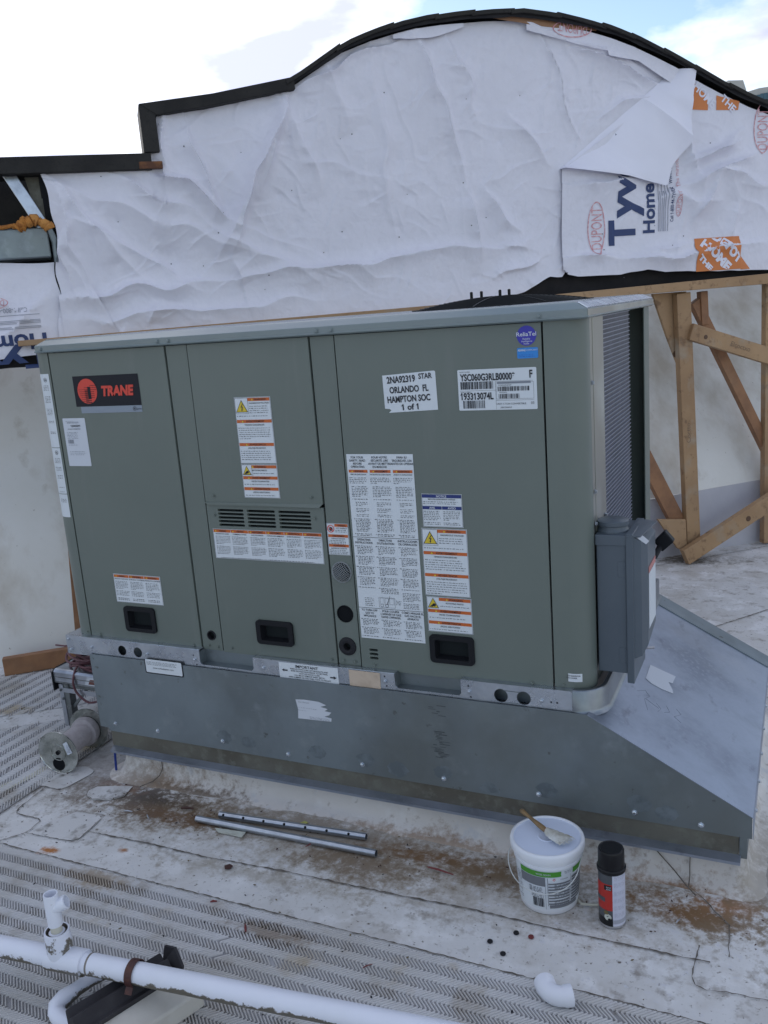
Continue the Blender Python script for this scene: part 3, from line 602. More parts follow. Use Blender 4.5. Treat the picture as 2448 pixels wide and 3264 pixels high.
    m = MB(); ring = lambda i, z: [(x0 + i, y0 + .051 + .414 * i, z), (x0 + .051 + .414 * i, y0 + i, z), (x1 - i, y0 + i, z), (x1 - i, y1 - i, z), (x0 + i, y1 - i, z)]
    L = [ring(.004, .960), ring(-.003, .9635), ring(-.003, .9665), ring(0, .967), ring(0, .982), ring(.001, .984), ring(.032, .9985), ring(.040, 1.0015)]
    vs = [p for l in L for p in l]; m.add(vs, [(5 * j + i, 5 * j + (i + 1) % 5, 5 * j + 5 + (i + 1) % 5, 5 * j + 5 + i) for j in range(len(L) - 1) for i in range(5)] + [tuple(range(5 * (len(L) - 1), 5 * len(L)))])
    cap = m.build('top_cap', CAPP, t, bevel=.0015)
    
    m = MB(); m.prism([(x1 + .0005, y0 + .001, .967), (x1 + .0005, y0 + .001, .982), (x1 + .0005, y1, .982), (x1 + .0005, y1, .967)], (.001, 0, 0)); m.build('cap_side_trim', GALVB, cap)
    m = MB(); m.prism([(x1 - .001, y0 + .004, .9845), (x1 - .030, y0 + .034, .9988), (x1 - .030, y1 - .03, .9988), (x1 - .001, y1 - .004, .9845)], (.0009, 0, .0016)); m.build('cap_side_bevel', GALV, cap)
    screws('cap_screw', [(x, -.0145, .9735) for x in (-.012, .452, .492, .990, 1.035, 1.605)], cap, .0048, mat=CAPP)
    screws('panel_screw', [(x, y, z) for x, y, z in ((.043, 0, .012), (.432, 0, .010))], p1, .0042, mat=PAINT)
    screws('panel_screw', [(-.014, .001, .016)], cl, .0042, mat=PAINT); screws('panel_screw', [(1.632, .0015, .012)], cr, .0042, mat=PAINT)
    screws('post_screw', [(.489, .0035, .014), (.523, .0035, .012)], post1, .0042, mat=PAINT); screws('post_screw', [(.974, .0035, .012), (1.012, .0035, .012)], post2, .0042, mat=PAINT)
    screws('panel_screw', [(.578, .0015, .014), (.935, .0015, .012), (.572, .0015, .445), (.922, .0015, .445)], p2b, .0042, mat=PAINT); screws('panel_screw', [(.578, 0, .506), (.918, 0, .508)], p2, .0042, mat=PAINT); screws('panel_screw', [(1.078, 0, .009), (1.548, 0, .008)], p3, .0042, mat=PAINT)
    # post fittings
    m = MB(); m.lathe([(.0265, 0), (.026, .003), (.0245, .004)], (.992, .004, .159), (0, -1, 0), 28); m.lathe([(0, .001), (.0255, .001)], (.992, .004, .159), (0, -1, 0), 28); m.build('knockout_plug', HOLE, post2)
    m = MB(); m.lathe([(.0285, 0), (.0275, .004), (.019, .0065), (.012, .005), (.011, -.02), (0, -.02)], (.991, .0035, .058), (0, -1, 0), 28); m.build('rubber_grommet', RUBR, post2)
    m = MB(); m.lathe([(.0165, 0), (.016, .003), (.013, .003), (.0125, -.02), (0, -.02)], (.503, .0035, .048), (0, -1, 0), 24); m.build('rubber_grommet', RUBR, post1)
    # domed wire mesh vent
    m = MB(); r = .031; c = (.994, .287)
    m.lathe([(0, .0008), (r * .98, .0008)], (c[0], .0035, c[1]), (0, -1, 0), 24, mi=1)
    for k in range(-7, 8):
        o = k * .0050; hl = math.sqrt(max(r * r - o * o, 0))
        if hl < .004: continue
        for ang in (35, -55):
            pts = []
            for i in range(9):
                q = -hl + 2 * hl * i / 8; a = q * math.cos(R(ang)) - o * math.sin(R(ang)); b = q * math.sin(R(ang)) + o * math.cos(R(ang)); hh = .018 * math.sqrt(max(0, 1 - (a * a + b * b) / (r * r)))
                pts.append((c[0] + a, .002 - hh, c[1] + b))
            m.tube(pts, .00065, 4, 0, cap=False)
    m.lathe([(r + .001, 0), (r + .001, .003), (r - .003, .003)], (c[0], .0035, c[1]), (0, -1, 0), 28); m.build('mesh_vent', [M('vent_wire', (.30, .32, .33), .5, .3), HOLE], post2)
    # dome fan guard on top
    cx, cy = 1.33, .57; m = MB()
    dome = lambda a, rr: (cx + rr * math.cos(a), cy + rr * math.sin(a), 1.003 + .026 * (1 - (rr / .27) ** 2))
    for k in range(16): rr = .27 - k * .0155; m.tube([dome(2 * math.pi * i / 40, rr) for i in range(40)], .0022, 4, closed=True)
    for k in range(8): a = math.pi * k / 4; m.tube([dome(a, .03 + .24 * i / 8) for i in range(9)], .003, 4)
    fg = m.build('fan_guard', BLACKP, t)
    m = MB(); m.lathe([(.28, 0), (.28, .003), (.0, .004)], (cx, cy, 1.0012), (0, 0, 1), 40); m.build('fan_disc', BLACKM, t)
    peg = MB().lathe([(.0, 0), (.0048, 0), (.0048, .024), (.003, .026), (0, .026)], (1.24, .55, 1.022), (0, 0, 1), 8).build('motor_stud', BLACKP, t)
    for dx, dy in ((.033, .0), (.093, .0), (.122, .0)): dupe(peg, t, (dx, dy, 0))
    # ---- base rail
    T = .0025; yr = -.022
    holes = [loop_circ(.149, -.028, .0175), loop_circ(.215, -.028, .0175), loop_circ(1.465, -.029, .0195), loop_circ(1.529, -.029, .0195)] + [loop_circ(x, z, .0028, 8) for x, z in ((1.604, -.031), (1.620, -.031), (1.117, -.012), (1.122, -.041), (1.372, -.012), (1.378, -.044), (.442, -.015), (.452, -.046))]
    outer = [(-.095, -.061), (1.66, -.061), (1.66, .006), (1.350, .004), (1.350, -.036), (1.343, -.044), (1.158, -.044), (1.150, -.037), (1.148, -.002), (.668, .0005), (.668, -.036), (.661, -.045), (.474, -.044), (.466, -.037), (.466, .004), (-.095, .006)]
    v, f = plate_geo(outer, holes, T); m = MB(); m.add([(a, yr + c, b) for a, b, c in v], f); rail = m.build('base_rail', GALV, t, bevel=.0006)
    pr = [(-.012, .008), (-.003, .008), (0, .004), (0, -.048), (.004, -.056), (.009, -.061), (.004, -.066), (-.01, -.067)]
    path = [(1.6605, yr)] + arcp(1.66, .058, .080, -90, 0, 20) + [(1.740, .075), (1.740, .98)]; n = len(path); vs = []
    for i, (x, y) in enumerate(path):
        a = Vector(path[max(i - 1, 0)]); b = Vector(path[min(i + 1, n - 1)]); d = (b - a).normalized(); nn = Vector((d.y, -d.x)); k = min(1, i / 5)
        for o, z in pr: vs.append((x + nn.x * o * (k if o > 0 else 1), y + nn.y * o * (k if o > 0 else 1), z))
    q = len(pr); m = MB(); m.add(vs, [(i * q + j, (i + 1) * q + j, (i + 1) * q + j + 1, i * q + j + 1) for i in range(n - 1) for j in range(q - 1)]); m.build('rail_corner', M('rail_corner_steel_dimmed', (.27, .295, .325), .33, .85, [(7, (.20, .22, .245), .4, .6)]), rail, smooth=True)  # corner uses rail steel darkened in colour to subdue the bright sky reflection
    m = MB(); m.box((-.095, yr + .0014, .0035), (1.66, .04, .0058)) if False else None
    m.box((-.095, yr + .0014, .0040), (.466, .002, .0058)); m.box((-.095, .0, .0030), (-.045, .98, .0050)); m.box((.668, yr + .0014, -.0022), (1.148, -.001, -.0005)); m.box((1.350, yr + .0014, .0028), (1.66, .0, .0045))
    m.box((-.0965, yr, -.061), (-.0950, .98, .005)); m.box((-.095, yr + .0014, -.062), (1.66, .02, -.0605)); m.build('rail_flange', GALV, rail)
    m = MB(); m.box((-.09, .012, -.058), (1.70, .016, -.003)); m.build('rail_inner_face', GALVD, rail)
    m = MB()
    for a, b in ((.466, .668), (1.150, 1.350)):
        m = MB(); m.box((a, yr + .0014, -.0475), (b, .012, -.0455)); m.box((a, yr + .002, -.045), (a + .0015, .012, .0)); m.box((b - .0015, yr + .002, -.045), (b, .012, 0))
        m.build('fork_pocket', GALVD, rail)
    m = MB(); m.box((1.497 - .022, yr - .0016, -.0145), (1.497 + .022, yr - .0008, -.0120)); m.box((1.475, yr - .0014, -.0475), (1.519, yr - .0008, -.0455)); m.build('rail_bead', GALVD, rail)['kind'] = 'stuff'
    screws('rail_rivet', [(x, yr - .001, z) for x, z in ((-.083, -.008), (-.078, -.046), (.018, -.028), (.255, -.030), (.447, -.029), (.705, -.030), (1.119, -.027), (1.375, -.028), (1.579, -.030))], rail, .0048)
    # ---- stickers and badges
    s = Sticker(front(.089, .766)); s.poly([(0, .020), (.262, .020), (.262, .116), (0, .116)], BADGE); s.rect(.018, -.001, .262, .0195, SILV, 0.)
    s.ring(.234, .0095, .006, .0068, INK); s.tx('IR', .234, .0095, .006, bold=.02); s.tx('Ingersoll Rand', .216 + .005, .0095, .0001); s.tx('Ingersoll Rand.', .2425, .0088, .004, bold=.01, w=.028, align='L') if False else s.tx('Ingersoll Rand.', .2415, .0088, .0038, bold=.015, w=.019, align='L')
    s.tx('TRANE', .172, .067, .028, REDL, bold=.055, shear=.16, w=.127); s.ring(.238, .0795, .0016, .0022, REDL, n=10)
    s.disc(.054, .068, .0395, REDL, .0005, n=40)
    for i in range(7):
        z = .085 - i * .0062; s.rect(.0545 - (.012 if i > 0 else -.012), z, .092 if i < 3 else .082, z + .0012, BADGE, .0009); s.rect(.018 + .002 * i, z - .012, .058, z - .0112, BADGE, .0009)
        s.rect(.044, z - .017, .068, z - .0145, BADGE, .0009)
    s.rect(.056, .045, .068, .082, BADGE, .00085); s.build('brand_badge', p1, 'black and red maker badge')
    s = Sticker(front(.021, .594)); s.poly([(0, .154), (.079, .158), (.097, .0), (.022, .0)][::-1], WHT2) if False else s.poly(loop_rect(0, 0, .094, .156, .003), WHT2)
    s.lines(.012, .142, .05, .150, .0042, .0014, m=GREYINK); s.tx('2NA116073379', .042, .142, .0052, GREYINK); s.tx('120455591', .052, .131, .0062, bold=.02); s.tx('ATLANTA DISTRIBUTION', .044, .121, .0032, bold=.01)
    s.lines(.012, .088, .06, .114, .0048, .0019, m=GREYINK); s.bars(.012, .074, .036, .087, .0008, GREYINK); s.lines(.012, .066, .05, .073, .005, m=GREYINK); s.lines(.012, .036, .08, .052, .0052, .0018, m=GREYINK); s.build('packing_slip', p1)
    s = Sticker(front(.137, .136)); s.rect(0, 0, .194, .098, WHT, 0); s.frame(.001, .001, .193, .097, .0006, INK)
    for i, (h, b) in enumerate((('WARNING', 'PRODUCT CONTAINS'), ('AVERTISSEMENT', 'CE PRODUIT CONTIENT'), ('ADVERTENCIA', 'EL PRODUCTO CONTIENE'))):
        a = .003 + i * .063; s.rect(a, .086, a + .061, .095, ORG, .0006); s.tx(h, a + .033, .0905, .0055, bold=.01, w=.036 if i else .026, d=.0012); s.poly([(a + .007, .088), (a + .013, .088), (a + .010, .0935)], YEL, .001); s.tx(b, a + .03, .081, .0038, bold=.01); s.lines(a + .003, .022, a + .058, .076, .0048); s.lines(a + .006, .004, a + .056, .018, .005, .0026, para=9)
    s.build('warning_sticker', p1)
    # wrap-round certification strip at the left corner
    def wrap(u, v, d):     # u runs along the rounded corner from x=-.001 leftwards
        if u < .022: return (-u, .0001 - d, v)
        a = (u - .022) / .058; rr = .058 + .0009 + d; return (-.022 + rr * math.cos(R(270) - a), .059 + rr * math.sin(R(270) - a), v)
    s = Sticker(wrap); zz = [(.894, .655), (.653, .500), (.498, .420)]
    for a, b in zz:
        for k in range(9): u0 = .010 + k * .006; s.rect(u0, b, u0 + .006, a, WHT, 0)
        s.rect(.010, b, .064, b + .001, INK, .0004)
    for zc in (.875, .638): s.ring(.027, zc, .006, .007, INK); s.tx('UL', .027, zc, .006, bold=.02, sx=-1)
    for (a, b) in ((.84, .86), (.80, .825), (.76, .785), (.735, .745), (.70, .71), (.60, .622), (.575, .592), (.55, .565), (.52, .525), (.47, .485), (.505, .51)): s.lines(.017, a, .045, b, .0046)
    s.build('certification_strip', cl)
    s = Sticker(front(.690, .502)); s.rect(0, .103, .124, .298, WHT, 0); s.frame(.001, .104, .123, .297, .0007, INK); s.rect(.0, 0, .124, .101, WHT, 0); s.frame(.001, .001, .123, .100, .0007, INK)
    warn_block(s, .003, .236, .121, .295, 'WARNING', 'HAZARDOUS VOLTAGE!', 'bolt'); warn_block(s, .003, .168, .121, .232, 'AVERTISSEMENT', 'TENSION DANGEREUSE!'); warn_block(s, .003, .106, .121, .164, 'ADVERTENCIA', '¡VOLTAJE PELIGROSO!')
    warn_block(s, .003, .068, .121, .098, 'WARNING', 'ROTATING PARTS!', None); s.rect(.003, .066, .036, .0985, WHT, .0018); s.poly([(.004, .069), (.035, .069), (.0195, .097)], INK, .0021); s.poly([(.007, .071), (.032, .071), (.0195, .0945)], YEL, .0024); s.disc(.022, .078, .0045, INK, .0027, n=10); s.poly([(.009, .072), (.018, .072), (.022, .078), (.018, .080)], INK, .0027)
    warn_block(s, .003, .035, .121, .065, 'AVERTISSEMENT', 'PIECES TOURNANTES!'); warn_block(s, .003, .003, .121, .032, 'ADVERTENCIA', '¡PIEZAS GIRATORIAS!'); s.build('warning_sticker', p2)
    s = Sticker(front(.559, .308, .0015)); s.rect(0, 0, .381, .094, WHT, 0); s.frame(.001, .001, .380, .093, .0006, INK)
    for i in range(6):
        a = .003 + i * .063; s.rect(a, .083, a + .0615, .092, ORG, .0006); s.tx(('WARNING', 'WARNING', 'AVERTISSEMENT', 'AVERTISSEMENT', 'ADVERTENCIA', 'ADVERTENCIA')[i], a + .033, .0875, .0055, bold=.01, w=.026 if i < 2 else .038, d=.0012); s.poly([(a + .005, .085), (a + .011, .085), (a + .008, .0905)], YEL, .001)
        s.tx(('HAZARDOUS GASES', 'FLAMMABLE VAPORS', 'GAZ DANGEREUX', 'VAPEURS INFLAMMABLES', 'GASES PELIGROSOS', 'VAPORES INFLAMABLES')[i], a + .031, .0785, .0036, bold=.01); s.lines(a + .003 + .003 * (i % 2 == 0), .009, a + .060, .074, .0046)
    s.lines(.02, .001, .37, .007, .0046); s.build('warning_sticker', p2b)
    s = Sticker(front(.957, .338, .0035)); s.rect(0, 0, .070, .094, WHT, 0); s.frame(.001, .001, .069, .093, .0006, INK); s.rect(.026, .084, .068, .092, ORG, .0006); s.tx('WARNING', .049, .088, .005, bold=.01, w=.026, d=.0012)
    s.ring(.0135, .078, .0092, .0112, REDL, .0013); s.disc(.0135, .077, .006, INK, .001, n=9); s.poly([(.006, .0835), (.0075, .085), (.021, .072), (.0195, .0705)], REDL, .0016); s.tx('HOT SURFACE', .048, .080, .0036, bold=.01); s.lines(.028, .064, .066, .077, .0045)
    for z, h in ((.053, 'AVERTISSEMENT'), (.024, 'ADVERTENCIA')): s.rect(.003, z, .067, z + .008, ORG, .0006); s.tx(h, .037, z + .004, .005, bold=.01, w=.04, d=.0012); s.tx('SURFACE CHAUDE!' if z > .03 else '¡SUPERFICIE CALIENTE!', .035, z - .004, .0034, bold=.01); s.lines(.005, z - .020, .065, z - .0065, .0045, para=9)
    s.build('hot_surface_sticker', post2)
    # big operating instructions sheet
    s = Sticker(front(1.042, .092)); s.rect(0, 0, .201, .541, WHT, 0); s.rect(.0, .303, .201, .3042, INK, .0006); s.rect(.0, .093, .201, .0942, INK, .0006)
    cols = ((.004, .062), (.069, .132), (.139, .197))
    T1 = (('FOR YOUR', 'SAFETY, READ', 'BEFORE', 'OPERATING'), ('POUR VOTRE', 'SÉCURITÉ, LIRE', 'AVANT DE METTRE', 'EN MARCHE'), ('PARA SU', 'SEGURIDAD, LEA', 'ANTES DE OPERAR'))
    T2 = (('OPERATING', 'INSTRUCTIONS'), ('DIRECTIVES', "D'UTILISATION"), ('INSTRUCCIONES', 'DE OPERACIÓN')); T3 = (('TO TURN OFF', 'GAS TO', 'APPLIANCE'), ('POUR COUPER', "L'ARRIVÉE DE GAZ", "DANS L'APPAREIL"), ('CÓMO APAGAR EL', 'GAS HACIA EL', 'APARATO'))
    for i, (a, b) in enumerate(cols):
        c = (a + b) / 2
        for k, l in enumerate(T1[i]): s.tx(l, c, .532 - k * .0088, .0058, bold=.012, sx=.92)
        s.rect(a, .489, b, .497, ORG, .0006); s.tx(('WARNING', 'AVERTISSEMENT', 'ADVERTENCIA')[i], c + .003, .493, .0052, bold=.01, w=(.028, .040, .036)[i], d=.0012); s.poly([(a + .008, .4905), (a + .014, .4905), (a + .011, .4955)], YEL, .001)
        s.tx(('FIRE OR EXPLOSION', 'INCENDIE OU EXPLOSION', '¡FUEGO O EXPLOSIÓN!')[i], c, .484, .0036, bold=.01)
        s.lines(a, .456, b, .478, .0048, para=4); s.lines(a + .005, .410, b, .453, .0046, para=7); s.lines(a + .014, .362, b - .003, .408, .0046, para=3); s.lines(a + .004, .307, b, .360, .0044, .0023, para=9, ind=.006)
        for k, l in enumerate(T2[i]): s.tx(l, c, .2965 - k * .0088, .0058, bold=.012, sx=.92)
        s.lines(a, .15 if i != 1 else .138, b, .281, .0045, .0023, para=6, ind=.007)
        for k, l in enumerate(T3[i]): s.tx(l, c, .087 - k * .0088, .0058, bold=.012, sx=.92)
        s.lines(a, .006, b, .063, .0045, .0023, para=5, ind=.006)
    s.frame(.066, .098, .116, .128, .0006, INK); s.frame(.070, .108, .082, .126, .0005, INK); s.frame(.085, .108, .096, .126, .0005, INK); s.frame(.099, .108, .113, .126, .0005, INK); s.ring(.075, .104, .004, .0048, INK, n=14); s.ring(.09, .104, .004, .005, INK, n=14); s.poly([(.0895, .107), (.091, .107), (.102, .133), (.1012, .133)], INK, .0009)
    s.lines(.022, .100, .052, .128, .0055, para=9); s.lines(.120, .104, .135, .124, .005, para=9); s.lines(.142, .097, .196, .148, .0045)
    s.build('instruction_sheet', p3, 'tall white operating instruction sheet in three columns')
    s = Sticker(front(1.260, .433)); s.rect(0, 0, .116, .092, WHT, 0); s.frame(.001, .001, .115, .091, .0007, INK); s.rect(.002, .081, .114, .090, NAVY, .0009); s.tx('NOTICE', .058, .0855, .0055, WHT, d=.0013, bold=.02); s.tx('IMPROPER REFRIGERANT CHARGE!', .058, .077, .0034, bold=.01); s.lines(.004, .060, .112, .074, .005)
    for a, h in ((.002, 'AVIS'), (.0585, 'AVISO')): s.rect(a, .049, a + .055, .058, NAVY, .0009); s.tx(h, a + .0275, .0535, .0055, WHT, d=.0013, bold=.02); s.lines(a + .002, .003, a + .053, .047, .0046)
    s.build('notice_sticker', p3)
    s = Sticker(front(1.253, .237)); s.rect(0, 0, .132, .192, WHT, 0); s.frame(.001, .001, .131, .191, .0007, INK)
    warn_block(s, .003, .130, .129, .189, 'WARNING', 'HAZARDOUS VOLTAGE!', 'bolt', pitch=.0066); warn_block(s, .003, .067, .129, .127, 'AVERTISSEMENT', 'TENSION DANGEREUSE!', pitch=.0066); warn_block(s, .003, .003, .129, .064, 'ADVERTENCIA', '¡VOLTAJE PELIGROSO!', pitch=.0066); s.build('warning_sticker', p3)
    s = Sticker(front(1.255, .131)); s.rect(0, 0, .132, .103, WHT, 0); s.frame(.001, .001, .131, .102, .0007, INK)
    warn_block(s, .037, .069, .129, .1005, 'WARNING', 'ROTATING PARTS!'); s.poly([(.003, .070), (.036, .070), (.0195, .099)], INK, .0012); s.poly([(.0055, .0715), (.0335, .0715), (.0195, .0965)], YEL, .0015); s.disc(.023, .079, .005, INK, .0018, n=10); s.poly([(.008, .073), (.018, .073), (.023, .079), (.019, .081)], INK, .0018)
    warn_block(s, .003, .035, .129, .066, 'AVERTISSEMENT', 'PIECES TOURNANTES!'); warn_block(s, .003, .003, .129, .032, 'ADVERTENCIA', '¡PIEZAS GIRATORIAS!'); s.build('warning_sticker', p3)
    s = Sticker(front(1.568, .928)); s.disc(0, 0, .0245, PURPL, 0, n=18); s.rect(-.026, -.003, .026, .009, PURPL, .0002); s.tx('ReliaTel', 0, .004, .0095, WHT, bold=.01, w=.050, d=.001); s.tx('Reliable', 0, -.0075, .0042, WHT, d=.001); s.tx('Intelligence', .001, -.0133, .0042, WHT, d=.001); s.tx('Inside', 0, -.0190, .0042, WHT, d=.001); s.build('control_sticker', p3, 'round violet control sticker')
    s = Sticker(front(1.543, .873)); s.poly(loop_rect(0, 0, .053, .026, .003), SKYB); s.tx('ASHRAE', .012, .020, .0048, WHT, bold=.02, d=.001, w=.020); s.tx('COMPLIANT', .038, .020, .0036, WHT, d=.001); s.lines(.004, .003, .045, .012, .004, .001, m=PURPL); s.build('compliance_sticker', p3, 'small bright blue sticker')
    def slant(x0, z0, dx, dz):      # slightly rotated sheet
        a = math.atan2(dz, dx); return lambda u, v, d: (x0 + u * math.cos(a) - v * math.sin(a), -.0009 - d, z0 + u * math.sin(a) + v * math.cos(a))
    s = Sticker(slant(1.174, .745, .152, .006)); s.poly([(.008, 0), (.150, 0), (.152, .1), (.148, .102), (.0, .1), (-.002, .012), (.012, .010), (.016, .006)], WHT)
    s.tx('2NA92319', .053, .0865, .0165, w=.082, bold=.03); s.tx('STAR', .123, .0905, .0135, w=.038, bold=.025); s.tx('ORLANDO  FL', .073, .0595, .016, w=.112, bold=.03); s.tx('HAMPTON SOC', .070, .0345, .016, w=.124, bold=.03); s.tx('1 of 1', .073, .0125, .0145, w=.046, bold=.03); s.build('shipping_label', p3)
    s = Sticker(front(1.383, .747)); s.poly(loop_rect(0, 0, .207, .104, .003), WHT); s.tx('YSC060G3RLB0000*', .079, .084, .0165, w=.145, bold=.03); s.tx('F', .193, .088, .018, w=.008, bold=.03); s.bars(.007, .054, .095, .073); s.rect(.005, .0498, .10, .0503, INK); s.tx('193313074L', .051, .036, .0165, w=.086, bold=.03); s.bars(.012, .005, .070, .025)
    s.rect(.100, .001, .1004, .072, INK); s.rect(.100, .0715, .198, .072, INK); s.rect(.105, .0655, .192, .0705, GREYINK, .0009); s.frame(.1015, .027, .199, .069, .0005, INK); s.bars(.106, .047, .188, .0585); s.bars(.108, .0285, .162, .0400); s.tx('YSC060G3RLB0000*', .125, .062, .0028); s.tx('193313074L', .120, .0435, .0028); s.rect(.1, .0235, .199, .024, INK); s.tx('UNIT: 5 TON CONVERTIBLE', .140, .015, .0042); s.tx('208-230/60/3', .126, .0060, .0038); s.tx('03', .195, .016, .0060); s.tx('MODEL NUMBER', .02, .098, .0026); s.tx('SERIAL NUMBER', .02, .0465, .0026); s.build('model_label', p3)
    s = Sticker(lambda u, v, d: (1.630 + u, -.0001 - d, .027 + v)); s.rect(0, 0, .046, .021, WHT, .0009) if False else None
    def wrapR(u, v, d): a = u / .055; rr = .055 + .0009 + d; return (1.655 + rr * math.sin(a), .056 - rr * math.cos(a), v)
    s = Sticker(wrapR)
    for k in range(8): s.rect(-.027 + k * .0068, .023, -.027 + (k + 1) * .0068, .046, WHT, 0)
    s.tx('NOT FOR RESIDENTIAL', 0, .040, .0036, bold=.01, w=.046); s.tx('USAGE IN CANADA', -.004, .034, .0036, bold=.01, w=.036); s.build('residential_label', cr)
    s = Sticker(front(.762, -.058, yr - .0014)); s.rect(0, 0, .204, .055, WHT, 0); s.tx('IMPORTANT', .098, .046, .0085, bold=.012, w=.078)
    for k, l in enumerate(('REMOVE TWO FORK LIFT BRACKETS AND', 'BASE PROTECTION PRIOR TO SETTING', 'UNIT ON ROOF CURB', 'YOU MUST REMOVE SHEET METAL', 'AND LUMBER OR YOU WILL HAVE TO RE-LIFT')): s.tx(l, .105, .037 - k * .0066, .0042, bold=.008, w=(.130, .126, .07, .106, .146)[k])
    s.tx('SEE INSTALLATION/OPERATION MAINTENANCE MANUAL', .105, .0045, .0026); s.poly([(.010, .030), (.018, .035), (.018, .032), (.030, .032), (.030, .028), (.018, .028), (.018, .025)], INK, .001); s.poly([(.198, .023), (.188, .0285), (.188, .025), (.176, .025), (.176, .021), (.188, .021), (.188, .0175)], INK, .001)
    s.build('important_sticker', rail)
    s = Sticker(front(1.002, -.053, yr - .0014)); s.rect(0, 0, .101, .050, TAN, 0); s.build('tan_sticker', rail)
    # ---- disconnect box on the right side
    bx = MB(); bx.box((1.7135, .062, .035), (1.790, .22, .402)); box = bx.build('disconnect_box', BOXP, t, bevel=.003)
    m = MB(); m.box((1.7115, .058, .384), (1.792, .225, .412)); m.build('top_hood', BOXP, box, bevel=.002)
    m = MB(); pr = [(1.7895, .054), (1.808, .052)]
    m.prism([(x, y, .012) for x, y in pr[:2]] + [(1.808, .232, .012), (1.7895, .232, .012)], (0, 0, .405))
    m.add([(1.808, .058, .08), (1.826, .068, .085), (1.838, .095, .11), (1.838, .225, .13), (1.808, .229, .05), (1.808, .058, .41), (1.826, .068, .395), (1.838, .095, .385), (1.838, .225, .385), (1.808, .229, .41)],
          [(0, 1, 6, 5), (1, 2, 7, 6), (2, 3, 8, 7), (3, 4, 9, 8), (0, 4, 3, 2, 1), (5, 6, 7, 8, 9)]); m.build('cover', BOXP, box, bevel=.002)
    m = MB(); m.prism([(1.792, .050, .411), (1.826, .058, .409), (1.846, .20, .414), (1.800, .215, .416)], (0, 0, .003)); m.build('rain_lip', BOXP, box)
    m = MB(); m.lathe([(.041, 0), (.041, .004), (.037, .008), (.037, .015), (.0405, .017), (.0405, .027), (.035, .030), (0, .030)], (1.748, .115, .412), (0, 0, 1), 36); m.build('hub_cap', BOXP, box, smooth=True)
    for z in (.30, .065):
        m = MB(); m.box((1.768, .0605, z), (1.7885, .0618, z + .042)); m.tube([(1.7868, .0605, z + .002), (1.7868, .0605, z + .040)], .0032, 8); m.build('hinge', BOXP, box, bevel=.0008)
    m = MB(); m.box((1.8385, .105, .15), (1.8395, .215, .30)); m.box((1.8385, .105, .302), (1.8396, .215, .318), 1); m.build('box_label', [WHT, M('label_pale_red', (.50, .20, .18), .5)], box)
    m = MB(); m.prism([(1.812, .062, .408), (1.834, .085, .384), (1.838, .11, .386), (1.818, .095, .410)], (.002, -.002, .001)); m.build('hasp', STEEL, box)
    m = MB(); m.tube([(1.812, .09, .098), (1.852, .10, .100)], .004, 6); m.build('latch', STEEL, box)
    m = MB(); m.prism([(1.822, .30, .332), (1.845, .30, .303), (1.877, .30, .334), (1.852, .30, .364)], (0, .03, 0)); m.tube([(1.80, .22, .28), (1.83, .27, .30), (1.84, .31, .32)], .009, 8); m.build('lever_handle', BLACKP, box, bevel=.006)
build_unit()

# ------------------------------------------------------------------ parapet wall with house wrap
OUT = [(-5.6, 1.75), (-3.4, 1.747), (-2.80, 1.747), (-2.768, 1.747), (-2.766, 1.945), (-2.45, 1.985), (-2.107, 2.047), (-1.98, 2.12), (-1.844, 2.199), (-1.70, 2.25), (-1.57, 2.286), (-1.44, 2.31), (-1.316, 2.325), (-1.13, 2.34), (-.959, 2.344), (-.78, 2.33), (-.614, 2.302), (-.48, 2.272), (-.358, 2.235), (-.24, 2.19), (-.12, 2.141), (.02, 2.08), (.155, 2.020), (.32, 1.955), (.498, 1.90), (.75, 1.86), (1.1, 1.84), (1.6, 1.83), (2.6, 1.83)]
OX = np.array([p[0] for p in OUT]); OZ = np.array([p[1] for p in OUT])
def topz(s): return float(np.interp(s, OX, OZ))
def vnoise(sc, seed):
    rg = np.random.default_rng(seed); g = rg.random((260, 260)) * 2 - 1
    def f(x, y):
        x = np.asarray(x) * sc + 90; y = np.asarray(y) * sc + 40; xi = np.floor(x).astype(int) % 259; yi = np.floor(y).astype(int) % 259; fx = x - np.floor(x); fy = y - np.floor(y)
        fx = fx * fx * (3 - 2 * fx); fy = fy * fy * (3 - 2 * fy)
        return (g[xi, yi] * (1 - fx) + g[xi + 1, yi] * fx) * (1 - fy) + (g[xi, yi + 1] * (1 - fx) + g[xi + 1, yi + 1] * fx) * fy
    return f
N1, N2, N3, N4, N5 = vnoise(3.1, 1), vnoise(7.3, 2), vnoise(15., 3), vnoise(31., 4), vnoise(2.3, 5)
